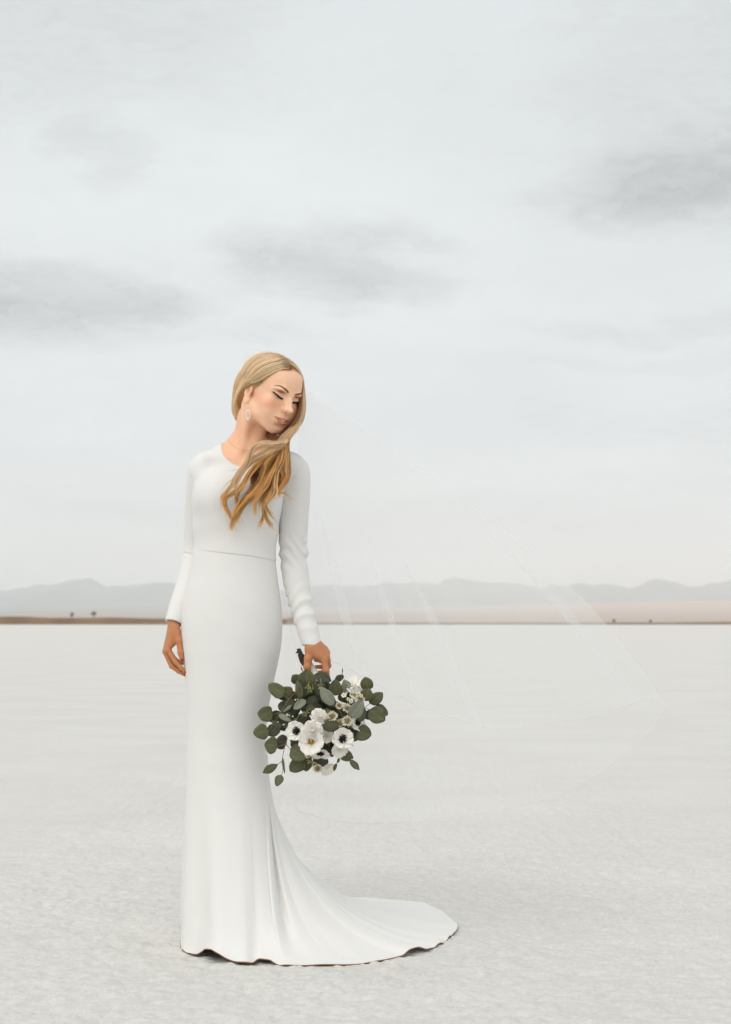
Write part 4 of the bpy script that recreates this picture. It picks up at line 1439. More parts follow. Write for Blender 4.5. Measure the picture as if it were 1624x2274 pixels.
# ------------------------------------------------------------------ jewellery
gold_m, t, b = material('pale_gold', .25, .5)
b.inputs['Base Color'].default_value = (.80, .62, .42, 1)
b.inputs['Metallic'].default_value = 1.0
pearl_m = flat_mat('pearl', (.93, .90, .85), .2, .6, .05, 300)
lobe = hw(-74, 2, -30)
ed = lobe[1] - .014
er = empty('earring', X(520, 965, ed))
tag(er, 'dangling marquise hoop earring hanging beside the neck', 'earring')
m_ = MB()
m_.add(*tube([X(522, 800, ed + .004), X(524, 850, ed), X(524, 900, ed)], .0007, 6))
m_.build('ear_wire', gold_m, er)
m_ = MB()
a_ = np.linspace(0, 2 * np.pi, 41)
mx, mz = 26 * np.sign(np.sin(a_)) * np.abs(np.sin(a_)) ** 1.3, -68 * np.cos(a_)
m_.add(*tube([X(521 + u_, 966 + v_, ed) for u_, v_ in zip(mx, mz)], .0013, 6))
m_.build('hoop', gold_m, er)
for u_, v_ in list(zip(mx, mz))[:-1:2]:
    m_ = MB().add(*blob(X(521 + u_, 966 + v_, ed - .0008), (.0019, .0019, .0019), None, 8, 6))
    m_.build('bead', pearl_m, er)
ck = np.array([(252, 1318), (275, 1358), (310, 1392), (355, 1425), (400, 1441), (460, 1450), (530, 1448), (600, 1430)], float)
ck = crom(ck, 40)
nk = cam_hit((720 + ck[:, 0] / 4.06) / 1.5394, (1180 + ck[:, 1] / 4.06) / 1.5394, FG, .0006)
m_ = MB().add(*tube(nk, .0006, 5))
ne = m_.build('necklace', gold_m)
tag(ne, 'fine gold chain necklace round the base of the neck', 'necklace')

# ------------------------------------------------------------------ the bouquet
def Bq(cx_, cy_, d):
    """position measured on the enlarged view of the bouquet (3.248 px per photo pixel)"""
    return P((850 + cx_ / 3.248) / 1.5394, (2180 + cy_ / 3.248) / 1.5394, d)


BP = 1 / 3.248 / 1.5394 * 4.45 / FPX            # metres per pixel of that view
bq = empty('bouquet', Bq(780, 900, 4.47))
tag(bq, 'bridal bouquet of eucalyptus leaves with white anemones and ranunculus held upside down in her hand', 'bouquet')


def leaf_mat(name, col, back=.0):
    m, t, b = material(name, .55, .35)
    tcn = t.n('ShaderNodeTexCoord')
    uvs = t.n('ShaderNodeSeparateXYZ', i={0: tcn.outputs['UV']})
    # pale midrib and faint side veins
    du = t.m('ABSOLUTE', t.m('SUBTRACT', uvs.outputs[0], .5))
    rib = t.m('EXPONENT', t.m('MULTIPLY', du, -55.0))
    side = t.m('POWER', t.m('ABSOLUTE', t.m('SINE', t.m('MULTIPLY', t.m('SUBTRACT', uvs.outputs[1], t.m('MULTIPLY', du, .9)), 22.0))), 14.0)
    ve = t.m('ADD', t.m('MULTIPLY', rib, .55), t.m('MULTIPLY', side, .14), clamp=True)
    nz = t.n('ShaderNodeTexNoise', i={'Vector': tcn.outputs['Object'], 'Scale': 90.0, 'Detail': 4.0})
    oi = t.n('ShaderNodeObjectInfo')
    f = t.m('MULTIPLY', t.m('MULTIPLY_ADD', t.m('SUBTRACT', nz.outputs[0], .5), .5, 1.0), t.m('MULTIPLY_ADD', oi.outputs['Random'], .45, .78))
    sc = t.n('ShaderNodeVectorMath', operation='SCALE', i={0: col, 'Scale': f})
    light = tuple(min(1, c_ * 1.9 + .03) for c_ in col)
    mx = t.n('ShaderNodeMix', data_type='RGBA', i={0: ve, 6: sc.outputs[0], 7: (*light, 1)})
    t.link(mx.outputs[2], b.inputs['Base Color'])
    b.inputs['Sheen Weight'].default_value = .10
    b.inputs['Sheen Roughness'].default_value = .6
    return m


LM = {'g': leaf_mat('eucalyptus_green', (.080, .083, .032)), 'd': leaf_mat('eucalyptus_dark_shade', (.032, .038, .016)),  # the dark green also carries painted shade between leaves
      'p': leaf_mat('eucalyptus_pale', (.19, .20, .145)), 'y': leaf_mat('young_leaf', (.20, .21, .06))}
stem_m = flat_mat('red_brown_stem', (.22, .115, .045), .6, .3, .2, 80)
dstem_m = flat_mat('dark_cut_stem', (.045, .040, .020), .7, .3, .3, 60)
br = np.random.default_rng(5)


def leaf(base, tip, w, mat, tilt=0., curl=.12, point=.0, name='eucalyptus_leaf', nrm=None, parent=None):
    """one leaf: base and tip in world space, width w (m), tilted about its own axis"""
    base, tip = np.asarray(base, float), np.asarray(tip, float)
    L = np.linalg.norm(tip - base)
    a = (tip - base) / L
    n = np.array([0, -1., 0]) if nrm is None else nrm
    n = n - a * (n @ a)
    n /= np.linalg.norm(n) + 1e-9
    s = np.cross(a, n)
    ct, st = math.cos(tilt), math.sin(tilt)
    s, n = s * ct + n * st, n * ct - s * st
    tv = np.linspace(0, 1, 10)
    uv_ = np.linspace(-1, 1, 7)
    prof = np.sin(np.pi * tv ** (.80 + .25 * point)) ** (.56 + .45 * point)
    prof[0] = .05
    prof[-1] = .03 if point > .3 else .10
    wob = 1 + .05 * np.sin(tv * 9 + br.uniform(0, 6))
    bend = curl * br.uniform(.5, 1.4)
    cup = br.uniform(-.10, .22)
    V = []
    for t_, p_, w_ in zip(tv, prof, wob):
        for u_ in uv_:
            off = a * (L * t_) + s * (w * .5 * p_ * w_ * u_)
            dep = -bend * L * (t_ - .5) ** 2 * 1.6 + cup * w * (u_ * u_) * p_ * .6 + .025 * w * math.sin(u_ * 5 + t_ * 7)
            V.append(base + off + n * dep)
    uvc = np.array([[.5 + .5 * u_ * max(p_, .3), t_] for t_, p_ in zip(tv, prof) for u_ in uv_])
    o = put(name, mesh(name, np.array(V), grid_faces(7, 10), uv=uvc), parent or bq, mat)
    md_ = o.modifiers.new('thickness', 'SOLIDIFY')
    md_.thickness = .0006
    return o


# leaves one can point at: base, tip, width (px of the enlarged view), depth at base and tip, kind, tilt, pointedness
LV = [
    (395, 645, 225, 515, 150, 4.44, 4.435, 'g', .1, 0), (480, 628, 372, 560, 130, 4.455, 4.45, 'g', .2, 0), (570, 640, 325, 670, 115, 4.47, 4.462, 'd', .3, 0),
    (272, 848, 103, 842, 172, 4.44, 4.43, 'g', .05, 0), (355, 822, 240, 935, 120, 4.455, 4.455, 'd', .2, 0), (228, 1030, 55, 1062, 162, 4.432, 4.425, 'g', -.1, 0),
    (345, 985, 200, 1075, 140, 4.45, 4.448, 'd', .1, 0), (370, 995, 258, 925, 66, 4.435, 4.425, 'g', .5, 0), (326, 1205, 178, 1180, 182, 4.43, 4.422, 'g', .05, 0),
    (425, 1175, 305, 1140, 165, 4.445, 4.44, 'd', .15, 0), (462, 1235, 650, 1330, 185, 4.425, 4.41, 'g', -.15, 0), (620, 1350, 460, 1480, 165, 4.445, 4.44, 'g', .1, 0),
    (640, 1330, 640, 1484, 140, 4.452, 4.45, 'g', .1, 0), (715, 1330, 885, 1385, 165, 4.455, 4.45, 'd', .2, 0), (325, 1405, 155, 1503, 92, 4.425, 4.42, 'g', .1, .8),
    (362, 1522, 310, 1648, 92, 4.425, 4.42, 'g', .1, 0), (378, 1330, 402, 1512, 24, 4.43, 4.43, 'g', .2, 0), (640, 545, 655, 355, 195, 4.475, 4.465, 'g', .1, .2),
    (560, 500, 490, 415, 115, 4.49, 4.485, 'g', .3, 0), (575, 680, 535, 475, 100, 4.46, 4.46, 'g', .6, 0), (650, 650, 585, 490, 110, 4.468, 4.465, 'd', .3, 0),
    (730, 410, 918, 478, 120, 4.485, 4.48, 'd', -.5, .3), (975, 645, 962, 466, 150, 4.455, 4.445, 'g', -.1, .1), (1025, 480, 985, 418, 115, 4.475, 4.475, 'd', .2, 0),
    (1045, 645, 1072, 462, 72, 4.465, 4.46, 'p', .4, 0), (945, 755, 800, 550, 128, 4.415, 4.40, 'p', -.1, .3), (1140, 890, 1268, 698, 150, 4.40, 4.39, 'p', .1, .2),
    (1235, 935, 1288, 775, 90, 4.43, 4.42, 'g', -.2, 0), (1330, 585, 1295, 438, 145, 4.47, 4.47, 'g', .1, .1), (1290, 705, 1335, 560, 145, 4.455, 4.45, 'g', .1, .1),
    (1345, 735, 1492, 615, 135, 4.46, 4.46, 'g', .1, .2), (1345, 800, 1512, 925, 185, 4.44, 4.44, 'g', .05, .1), (1405, 765, 1545, 860, 120, 4.462, 4.46, 'g', .1, 0),
    (1300, 905, 1400, 790, 100, 4.47, 4.47, 'd', .2, 0), (1205, 1035, 1362, 1085, 178, 4.43, 4.425, 'g', .1, .1), (1130, 1128, 1232, 1122, 60, 4.46, 4.46, 'g', .3, 0),
    (1003, 962, 805, 985, 148, 4.40, 4.392, 'g', .1, .2), (1040, 1250, 1165, 1345, 80, 4.44, 4.44, 'g', .1, .1), (1005, 1275, 1115, 1372, 78, 4.442, 4.442, 'g', .2, .2),
    (1115, 1345, 1233, 1470, 72, 4.44, 4.44, 'g', .2, 1), (1010, 1335, 988, 1392, 30, 4.44, 4.44, 'g', .2, .3), (975, 1395, 945, 1483, 38, 4.44, 4.44, 'g', .2, .2),
    (635, 690, 498, 792, 82, 4.425, 4.418, 'p', .2, .1), (480, 750, 382, 826, 34, 4.43, 4.425, 'p', .4, 0), (330, 850, 475, 928, 58, 4.43, 4.425, 'p', .3, .2),
    (640, 790, 740, 770, 62, 4.44, 4.435, 'g', .3, .3), (500, 690, 400, 740, 110, 4.46, 4.46, 'd', .2, 0), (430, 780, 330, 740, 120, 4.462, 4.46, 'd', .1, 0),
    (560, 760, 470, 860, 120, 4.475, 4.475, 'd', .2, 0), (820, 480, 760, 640, 120, 4.47, 4.46, 'd', .2, 0), (880, 620, 860, 480, 120, 4.48, 4.475, 'd', .2, 0),
    (720, 640, 700, 790, 140, 4.475, 4.47, 'd', .1, 0), (1120, 560, 1080, 470, 60, 4.47, 4.47, 'p', .3, 0), (500, 1130, 560, 1220, 130, 4.455, 4.455, 'd', .2, 0),
    (590, 1300, 700, 1390, 120, 4.46, 4.46, 'd', .2, 0), (430, 940, 330, 900, 120, 4.462, 4.462, 'd', .2, 0), (585, 960, 640, 880, 90, 4.45, 4.45, 'd', .2, .2),
]
for (bx_, by_, tx_, ty_, w_, d0_, d1_, k_, tl_, pt_) in LV:
    leaf(Bq(bx_, by_, d0_ + br.uniform(-.003, .003)), Bq(tx_, ty_, d1_ + br.uniform(-.006, .006)), w_ * 1.06 * BP, LM[k_], tl_ * br.choice([-1, 1]) + br.normal() * .1, point=pt_)
# the dense heart of the bouquet, behind the leaves that show; dark leaves paint its inner shade
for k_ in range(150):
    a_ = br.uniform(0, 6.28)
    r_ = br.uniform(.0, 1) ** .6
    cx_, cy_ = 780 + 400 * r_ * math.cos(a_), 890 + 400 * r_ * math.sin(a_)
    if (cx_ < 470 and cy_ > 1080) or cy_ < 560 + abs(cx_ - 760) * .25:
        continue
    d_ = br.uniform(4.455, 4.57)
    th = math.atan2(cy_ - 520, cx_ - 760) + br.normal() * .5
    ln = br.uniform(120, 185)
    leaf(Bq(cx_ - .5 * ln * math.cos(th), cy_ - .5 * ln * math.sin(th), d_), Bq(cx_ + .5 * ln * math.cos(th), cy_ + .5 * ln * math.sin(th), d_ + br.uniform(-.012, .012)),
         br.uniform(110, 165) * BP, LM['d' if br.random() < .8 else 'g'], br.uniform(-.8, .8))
# stems of the sprays that fan out
TW = [[(700, 500, 4.50), (560, 570, 4.46), (450, 680, 4.435), (360, 830, 4.435), (300, 920, 4.435), (228, 1030, 4.437)],
      [(450, 680, 4.435), (395, 645, 4.44)], [(360, 830, 4.435), (272, 848, 4.442)],
      [(520, 900, 4.46), (455, 1060, 4.445), (412, 1180, 4.43), (385, 1290, 4.43), (372, 1380, 4.43), (384, 1465, 4.43), (366, 1522, 4.427)],
      [(372, 1370, 4.43), (325, 1405, 4.427)], [(412, 1180, 4.43), (362, 1200, 4.432), (326, 1205, 4.433)], [(412, 1175, 4.428), (464, 1238, 4.427)],
      [(945, 752, 4.42), (1005, 810, 4.42), (1060, 900, 4.42), (1130, 985, 4.43), (1205, 1035, 4.432)], [(1060, 900, 4.42), (1140, 870, 4.41)],
      [(1080, 940, 4.425), (1003, 960, 4.41)], [(1180, 800, 4.45), (1290, 770, 4.46), (1345, 735, 4.462)], [(1230, 800, 4.45), (1300, 780, 4.46), (1350, 805, 4.445)],
      [(1150, 700, 4.47), (1240, 660, 4.465), (1300, 690, 4.46)], [(950, 1180, 4.46), (1010, 1290, 4.443), (1005, 1335, 4.442), (975, 1395, 4.442)],
      [(1010, 1290, 4.443), (1120, 1350, 4.441)], [(1035, 470, 4.47), (1040, 390, 4.47), (1043, 340, 4.47)], [(612, 400, 4.48), (595, 350, 4.48), (587, 322, 4.48)]]
for w_ in TW:
    pts = crom([Bq(*q_) for q_ in w_], 16)
    MB().add(*tube(pts, np.linspace(.0013, .0007, 16), 6)).build('stem', stem_m, bq)
for cx_, cy_, tx_, ty_, w_ in ((1042, 395, 1044, 335, 13), (595, 372, 585, 320, 16)):
    leaf(Bq(cx_, cy_, 4.47), Bq(tx_, ty_, 4.47), w_ * BP, LM['g'], .2, point=.8, name='leaf_bud')

# cut stems and the white ribbon round them, slanting through her fist
ax0, ax1 = P(655, 1441, 4.590), P(704, 1507, 4.556)
for k_ in range(9):
    o_ = np.array([br.normal() * .0045, br.normal() * .004, br.normal() * .0045])
    end = P(664 + br.uniform(-7, 5), 1446 + br.uniform(-8, 10), 4.588) + o_ * .6
    pts = crom([P(712, 1520, 4.55) + o_ * 2, P(690, 1488, 4.566) + o_, P(675, 1468, 4.578) + o_, end], 10)
    MB().add(*tube(pts, .0030, 7)).build('cut_stem', dstem_m, bq)
MB().add(*tube(crom([P(690, 1476, 4.572), P(672, 1452, 4.583), P(657.5, 1449.5, 4.588)], 8), .0022, 6)).build('cut_stem', dstem_m, bq)
ribbon_m = flat_mat('white_ribbon', (.78, .74, .68), .45, .35, .05, 50)
m_ = MB()
for k_ in range(7):
    f0 = k_ / 7
    c0, c1 = P(683, 1474, 4.572) * (1 - f0) + P(707, 1512, 4.553) * f0, P(683, 1474, 4.572) * (1 - f0 - .17) + P(707, 1512, 4.553) * (f0 + .17)
    m_.add(*tube([c0, c0 * .8 + c1 * .2, c1 * .8 + c0 * .2, c1], [.0126 + .0012 * (k_ / 7), .0140 + .0016 * (k_ / 7), .0140 + .0016 * (k_ / 7), .0128 + .0012 * (k_ / 7)], 18))
m_.build('ribbon', ribbon_m, bq)

# flowers
petal_m, t, b = material('white_petal', .6, .2)
tcn = t.n('ShaderNodeTexCoord')
uvs = t.n('ShaderNodeSeparateXYZ', i={0: tcn.outputs['UV']})
vn = t.n('ShaderNodeTexNoise', i={'Vector': t.n('ShaderNodeMapping', i={0: tcn.outputs['UV'], 'Scale': (26, 2.5, 1)}).outputs[0], 'Scale': 1.0, 'Detail': 3.0})
pc = t.mix(t.m('MULTIPLY', vn.outputs[0], .5), (.84, .81, .76), (.76, .72, .65))
edge = t.m('POWER', t.m('SUBTRACT', 1.0, uvs.outputs[1], clamp=True), 5.0)
t.link(t.mix(t.m('MULTIPLY', edge, .55), pc, (.62, .60, .40)), b.inputs['Base Color'])
b.inputs['Subsurface Weight'].default_value = .12
b.inputs['Subsurface Radius'].default_value = (.004, .0035, .003)
dark_m = flat_mat('anemone_centre', (.010, .008, .010), .8, .2, .4, 500)
yel_m = flat_mat('yellow_stamen', (.52, .25, .03), .7, .2, .35, 400)
grn_m = flat_mat('green_pistil', (.34, .36, .13), .6, .3, .2, 300)
cream_m = flat_mat('cream_floret', (.62, .57, .44), .7, .2, .25, 200)
tan_m = flat_mat('floret_tips', (.30, .235, .12), .8, .2, .35, 300)


def frame_of(n):
    n = np.asarray(n, float)
    n /= np.linalg.norm(n)
    u = np.cross(n, [0, 0, 1.])
    u /= np.linalg.norm(u)
    return np.stack([u, np.cross(u, n) * -1, n], 1)        # columns: across, up, out


def petal(c, M, ang, r_in, r_out, w, rise, cup, parent, ruffle=.06, nm='petal'):
    """a petal from radius r_in to r_out at angle ang in frame M; rise = height of the tip, cup = curl"""
    tv, uv_ = np.linspace(0, 1, 8), np.linspace(-1, 1, 9)
    ph = br.uniform(0, 6)
    V, UV = [], []
    for t_ in tv:
        wd = w * (.30 + .70 * math.sin(math.pi * min(t_ * .62 + .12, .72))) * (1 if t_ < .8 else math.sqrt(max(1 - ((t_ - .8) / .26) ** 2, .08)))
        for u_ in uv_:
            rad = r_in + (r_out - r_in) * (t_ - .10 * u_ * u_ * t_ + ruffle * .6 * t_ * math.sin(u_ * 4 + ph))
            x_ = u_ * wd * .5
            h_ = rise * t_ ** 1.6 + cup * w * (u_ * u_) * .35 + ruffle * w * t_ * t_ * math.sin(u_ * 5 + ph)
            ca, sa = math.cos(ang), math.sin(ang)
            V.append(c + M @ np.array([ca * rad - sa * x_, sa * rad + ca * x_, h_]))
            UV.append((.5 + u_ * .5, t_))
    o = put(nm, mesh(nm, np.array(V), grid_faces(9, 8), uv=np.array(UV)), parent, petal_m)
    md_ = o.modifiers.new('thickness', 'SOLIDIFY')
    md_.thickness = .0005
    return o


def flower(name, c, label=None):
    f_ = empty(name, c)
    f_.parent = bq
    f_.location = Vector(c) - bq.location
    if label:
        f_['label'] = label
    return f_


def anemone(cx_, cy_, d, r_px, n, petals, skip=()):
    c, M, r = Bq(cx_, cy_, d), frame_of(n), r_px * BP
    f_ = flower('anemone', c)
    for k_ in range(petals):
        if k_ in skip:
            continue
        petal(c, M, k_ * 2 * np.pi / petals + br.normal() * .1, r * .06, r * br.uniform(.92, 1.08), r * 1.02, r * br.uniform(.10, .35), .25, f_, .05)
    m_ = MB().add(*blob(c + M @ [0, 0, r * .16], np.array([.21, .21, .16]) * r, M, 16, 10))
    for k_ in range(70):
        a_, q_ = br.uniform(0, 6.28), br.uniform(.25, .40) * r
        b0 = c + M @ np.array([math.cos(a_) * .16 * r, math.sin(a_) * .16 * r, .05 * r])
        b1 = c + M @ np.array([math.cos(a_) * q_, math.sin(a_) * q_, br.uniform(.12, .26) * r])
        m_.add(*tube([b0, b1], .00035, 4, False))
        m_.add(*blob(b1, (.0011,) * 3, None, 6, 4))
    m_.build('flower_centre', dark_m, f_)
    return f_


def ranunculus(cx_, cy_, d, r_px, n, layers=5, per=7):
    c, M, r = Bq(cx_, cy_, d), frame_of(n), r_px * BP
    f_ = flower('ranunculus', c)
    for L_ in range(layers):
        q_ = 1 - L_ / layers
        for k_ in range(per):
            petal(c + M @ [0, 0, r * .10 * L_], M, (k_ + .5 * (L_ % 2)) * 2 * np.pi / per + br.normal() * .15, r * .05, r * (q_ * .85 + .15) * br.uniform(.92, 1.06), r * (.85 * q_ + .35),
                  r * (.10 + .40 * (1 - q_)), .35, f_, .07)
    return f_


anemone(535, 1035, 4.412, 116, (-.25, -1, .1), 8)
anemone(1045, 1120, 4.412, 124, (.22, -1, .05), 8)
anemone(1205, 945, 4.44, 98, (.62, -.75, .25), 7)
anemone(800, 1275, 4.425, 108, (.10, -.55, -.85), 7)
ranunculus(785, 880, 4.405, 96, (.05, -1, .42))
ranunculus(718, 1035, 4.385, 122, (-.1, -1, .35), 6, 8)
# the open cup with the yellow eye
c_, M_, r_ = Bq(695, 1150, 4.375), frame_of((-.05, -1, -.12)), 150 * BP
f_ = flower('poppy', c_, 'open white flower with a yellow eye')
for k_ in range(6):
    petal(c_, M_, k_ * np.pi / 3 + .2, r_ * .04, r_ * br.uniform(.9, 1.05), r_ * 1.22, r_ * br.uniform(.18, .34), .22, f_, .05)
m_ = MB()
for k_ in range(60):
    a_, q_ = br.uniform(0, 6.28), br.uniform(.13, .25) * r_
    m_.add(*tube([c_ + M_ @ np.array([math.cos(a_) * .08 * r_, math.sin(a_) * .08 * r_, .02 * r_]), c_ + M_ @ np.array([math.cos(a_) * q_, math.sin(a_) * q_, br.uniform(.08, .15) * r_])], .0004, 4, False))
    m_.add(*blob(c_ + M_ @ np.array([math.cos(a_) * q_, math.sin(a_) * q_, br.uniform(.08, .15) * r_]), (.0010,) * 3, None, 6, 4))
m_.build('stamens', yel_m, f_)
MB().add(*blob(c_ + M_ @ [0, 0, .07 * r_], np.array([.085, .085, .10]) * r_, M_, 12, 8)).build('pistil', grn_m, f_)
# half hidden white blooms
for cx_, cy_, d_, rp, n_ in ((1010, 1235, 4.435, 100, (.15, -1, -.4)), (870, 1430, 4.47, 95, (.35, -.7, -.7)), (1150, 520, 4.49, 110, (.1, -.6, .8)), (1200, 640, 4.475, 92, (.2, -.8, .5)), (870, 1090, 4.43, 80, (.1, -1, 0))):
    c_, M_, r_ = Bq(cx_, cy_, d_), frame_of(n_), rp * BP
    f_ = flower('white_bloom', c_)
    for k_ in range(6):
        petal(c_, M_, k_ * np.pi / 3 + br.uniform(0, .4), r_ * .04, r_ * br.uniform(.85, 1.05), r_ * 1.1, r_ * br.uniform(.25, .5), .3, f_, .07)


def astrantia(cx_, cy_, d, r_px, n):
    c, M, r = Bq(cx_, cy_, d), frame_of(n), r_px * BP
    f_ = flower('astrantia', c)
    m_ = MB()
    for k_ in range(16):
        a_ = k_ * 2 * np.pi / 16 + br.normal() * .06
        ca, sa = math.cos(a_), math.sin(a_)
        rr_ = r * br.uniform(.88, 1.08)
        q_ = [(.30, -.03), (.62, -.12), (.62, .12), (1.0, 0)]
        V = [c + M @ np.array([ca * u_ * rr_ - sa * v_ * r * 1.4, sa * u_ * rr_ + ca * v_ * r * 1.4, .30 * r * u_]) for u_, v_ in ((.25, -.05), (.25, .05), (.65, .13), (1.0, 0), (.65, -.13))]
        m_.add(np.array(V), np.array([[0, 1, 2, 3, 4]]))
    m_.build('bract', cream_m, f_)
    m_ = MB()
    m_.add(*blob(c + M @ [0, 0, .1 * r], np.array([.34, .34, .26]) * r, M, 10, 7))
    for k_ in range(46):
        z_ = br.uniform(.15, 1)
        a_ = br.uniform(0, 6.28)
        dv = np.array([math.sqrt(1 - z_ * z_) * math.cos(a_), math.sqrt(1 - z_ * z_) * math.sin(a_), z_])
        m_.add(*tube([c + M @ (dv * .2 * r + [0, 0, .1 * r]), c + M @ (dv * r * br.uniform(.48, .66) + [0, 0, .1 * r])], [.0004, .0006], 4))
    m_.build('floret', tan_m, f_)


for q_ in ((930, 872, 4.40, 66, (.0, -1, .25)), (1095, 925, 4.405, 70, (.15, -1, .1)), (1020, 945, 4.412, 55, (-.1, -1, -.1)), (770, 1445, 4.42, 64, (.0, -.9, -.4)), (740, 1415, 4.435, 40, (-.4, -.8, .2)),
           (662, 1305, 4.41, 38, (-.1, -1, .1)), (1095, 785, 4.42, 58, (.1, -1, .3)), (1012, 755, 4.425, 52, (-.1, -1, .4)), (1240, 690, 4.44, 60, (.3, -1, .5))):
    astrantia(*q_)
# sprays of small wax flowers and buds
for cx_, cy_, r_ in ((1060, 640, 34), (1106, 682, 22), (1140, 705, 30), (1112, 590, 14), (1135, 636, 16), (1185, 530, 24), (1200, 565, 20), (1220, 630, 34), (1250, 645, 24), (1160, 610, 16), (1090, 610, 13), (690, 870, 18), (1060, 745, 20),
                     (520, 690, 10), (545, 684, 8), (430, 855, 14), (452, 862, 10), (390, 965, 12), (730, 1290, 9), (820, 1295, 8)):
    c_ = Bq(cx_, cy_, 4.432 + br.uniform(-.006, .006))
    f_ = flower('wax_flower', c_)
    m_ = MB()
    M_ = frame_of((br.normal() * .3, -1, br.normal() * .3))
    for k_ in range(5):
        a_ = k_ * 1.2566 + br.uniform(-.1, .1)
        m_.add(*blob(c_ + M_ @ (np.array([math.cos(a_), math.sin(a_), .1]) * r_ * BP * .55), np.array([.46, .46, .2]) * r_ * BP, M_, 8, 6))
    m_.build('petal', petal_m, f_)
    MB().add(*blob(c_ + M_ @ [0, 0, .12 * r_ * BP], np.array([.26, .26, .22]) * r_ * BP, M_, 8, 6)).build('flower_centre', tan_m if r_ > 18 else cream_m, f_)
for cx_, cy_ in ((680, 600), (800, 535), (640, 832), (660, 545), (705, 580), (530, 930), (690, 930), (690, 1370), (1165, 640), (1150, 1090), (455, 1010), (880, 860)):
    for k_ in range(5):
        a_ = br.uniform(0, 6.28)
        ln = br.uniform(26, 46)
        leaf(Bq(cx_, cy_, 4.425), Bq(cx_ + ln * math.cos(a_), cy_ + ln * math.sin(a_), 4.418), ln * .48 * BP, LM['y'], br.uniform(-.5, .5), point=.7, name='sprig_leaf')
    MB().add(*tube(crom([Bq(cx_, cy_, 4.428), Bq(cx_ + 8, cy_ - 30, 4.45), Bq(cx_ + (780 - cx_) * .15, cy_ - 80, 4.48)], 8), .0009, 5)).build('stem', grn_m, bq)
# a seed pod on a thread, right of the white blooms
MB().add(*blob(Bq(1108, 1178, 4.42), np.array([26, 14, 15]) * BP, None, 10, 7)).add(*tube(crom([Bq(1125, 1182, 4.42), Bq(1150, 1192, 4.42), Bq(1168, 1205, 4.42)], 6), .0007, 5)).build('seed_pod', LM['d'], bq)

# ------------------------------------------------------------------ the veil
tul = bpy.data.materials.new('white_tulle')
tul.use_nodes = True
t = NT(tul.node_tree)
tul.node_tree.nodes.clear()
lw = t.n('ShaderNodeLayerWeight', i={'Blend': .32})
tcn = t.n('ShaderNodeTexCoord')
wn_ = t.n('ShaderNodeTexNoise', i={'Vector': t.n('ShaderNodeMapping', i={0: tcn.outputs['UV'], 'Scale': (22, .35, 1)}).outputs[0], 'Scale': 1.0, 'Detail': 3.0})
gat = t.m('POWER', t.m('MULTIPLY', t.m('SUBTRACT', wn_.outputs[0], .54, clamp=True), 4.5, clamp=True), 1.6)
vsep = t.n('ShaderNodeSeparateXYZ', i={0: tcn.outputs['UV']})
fall = t.m('POWER', vsep.outputs[1], 2.0)
fac = t.m('ADD', t.m('ADD', .145, t.m('MULTIPLY', t.m('MULTIPLY', lw.outputs['Facing'], .05), fall)), t.m('MULTIPLY', t.m('MULTIPLY', gat, .05), fall), clamp=True)
dif = t.n('ShaderNodeBsdfDiffuse', i={'Color': (.95, .95, .95, 1)})
trl = t.n('ShaderNodeBsdfTranslucent', i={'Color': (.95, .95, .95, 1)})
cloth = t.n('ShaderNodeMixShader', i={0: .5, 1: dif.outputs[0], 2: trl.outputs[0]})
tr = t.n('ShaderNodeBsdfTransparent')
mxs = t.n('ShaderNodeMixShader', i={0: fac, 1: tr.outputs[0], 2: cloth.outputs[0]})
t.link(mxs.outputs[0], t.n('ShaderNodeOutputMaterial').inputs[0])
hemv = [(664, 1480, 4.72), (733, 1468, 4.80), (827, 1514, 4.95), (910, 1558, 5.05), (982, 1587, 5.12), (1045, 1607, 5.15), (1102, 1621, 5.16), (1170, 1613, 5.15), (1237, 1605, 5.12), (1326, 1590, 5.06),
        (1404, 1564, 4.98), (1446, 1549, 4.92), (1476, 1559, 4.86), (1461, 1600, 4.80), (1430, 1637, 4.75), (1378, 1681, 4.70), (1315, 1731, 4.67), (1248, 1759, 4.65), (1170, 1783, 4.64), (1096, 1800, 4.64),
        (1014, 1816, 4.66), (858, 1829, 4.72), (740, 1822, 4.80), (660, 1800, 4.86)]
hp = crom([P(*q_) for q_ in hemv], 300)
crown_a = [P(612, 822, 4.70), P(640, 828, 4.70), P(664, 850, 4.69), P(668, 884, 4.69), P(660, 925, 4.69)]
top = crom(crown_a, 300)
cen = hp.mean(0)
NVv = 70
rowsv, uvv = [], []
us = np.linspace(0, 1, 300)
fr_ = np.random.default_rng(3)
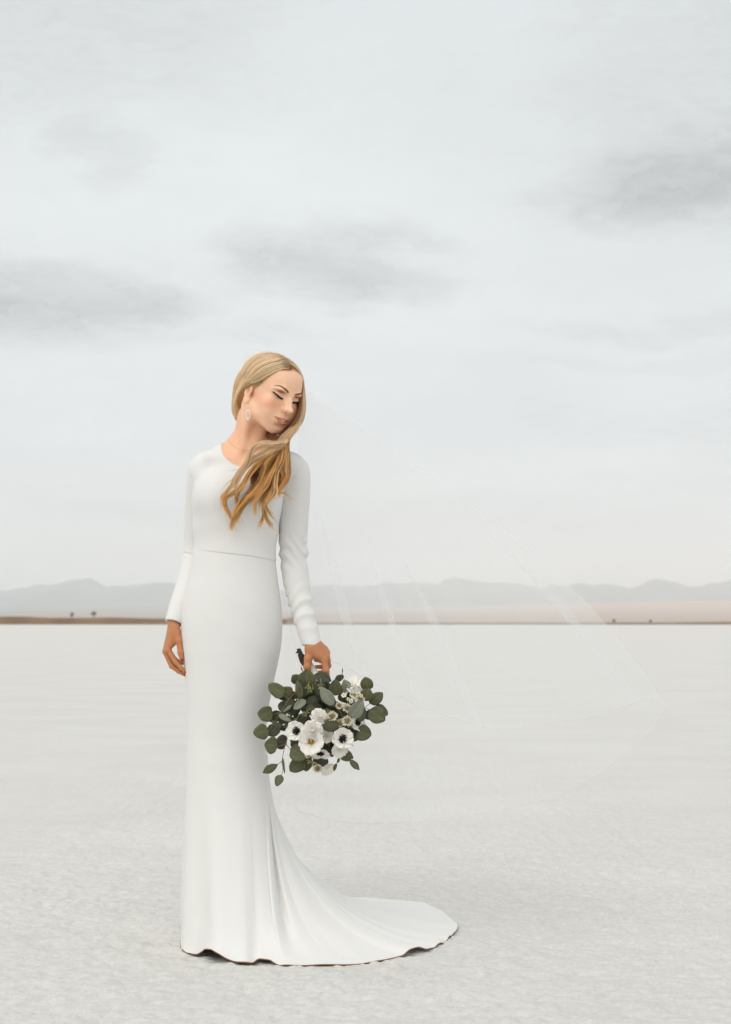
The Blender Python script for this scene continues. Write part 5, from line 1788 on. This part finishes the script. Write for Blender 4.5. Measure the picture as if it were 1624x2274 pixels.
rip = sum(fr_.uniform(.3, 1) * np.sin(us * 2 * np.pi * f_ + fr_.uniform(0, 6)) for f_ in (3, 5, 8, 13, 21)) / 2.2
def hem_u(px_, lower=False):
    q_ = hp[:, 0] / hp[:, 1] * FPX + CXP
    rng_ = range(150, 300) if lower else range(0, 140)
    return us[min(rng_, key=lambda i_: abs(q_[i_] - px_))]


NVU = 960
uf = np.linspace(0, 1, NVU)
pleats = [(hem_u(812), .017), (hem_u(938), .015), (hem_u(1060), .017), (hem_u(1405), .012)]
for v_ in np.linspace(0, 1, NVv):
    # the tulle doubles over itself along a few long pleats
    um, sep = uf.copy(), np.zeros(NVU)
    for u0_, w_ in pleats:
        x_ = (uf - u0_) / (w_ * 1.5)
        um = um - 3.2 * w_ * x_ * np.exp(-x_ * x_) * min(1, max(0, (v_ - .34) * 3))
        sep = sep + .0045 * (.5 + .5 * np.tanh(2.2 * x_)) * np.exp(-np.maximum(x_, 0) ** 2 / 30) * max(0, v_ - .3)
    ip = lambda arr: np.stack([np.interp(um, us, arr[:, k_]) for k_ in range(3)], 1)
    p_ = ip(top) * (1 - v_) + ip(hp) * v_
    ax_ = top.mean(0) * (1 - v_) + cen * v_
    rad = p_ - ax_
    blow = math.sin(math.pi * v_) * .16
    p_ = p_ + rad * blow + np.array([.025, 0, .035]) * math.sin(math.pi * v_)
    nrm = rad / (np.linalg.norm(rad, axis=1)[:, None] + 1e-9)
    p_ = p_ + nrm * (np.interp(um, us, rip) * .020 * min(1, v_ * 2) * math.sin(math.pi * min(v_, .96)) ** .8 + sep)[:, None]
    rowsv.append(p_)
    uvv.append(np.c_[uf, np.full(NVU, v_)])
veil = put('veil', mesh('veil', np.vstack(rowsv), grid_faces(NVU, NVv), uv=np.vstack(uvv)), None, tul)
tag(veil, 'sheer white tulle veil blown out to the right from the back of her head', 'veil')
thread_m = flat_mat('veil_thread', (.74, .72, .70), .8, .1, .1, 50)
MB().add(*tube(rowsv[-1], .00045, 4)).build('veil_edge', thread_m, veil)
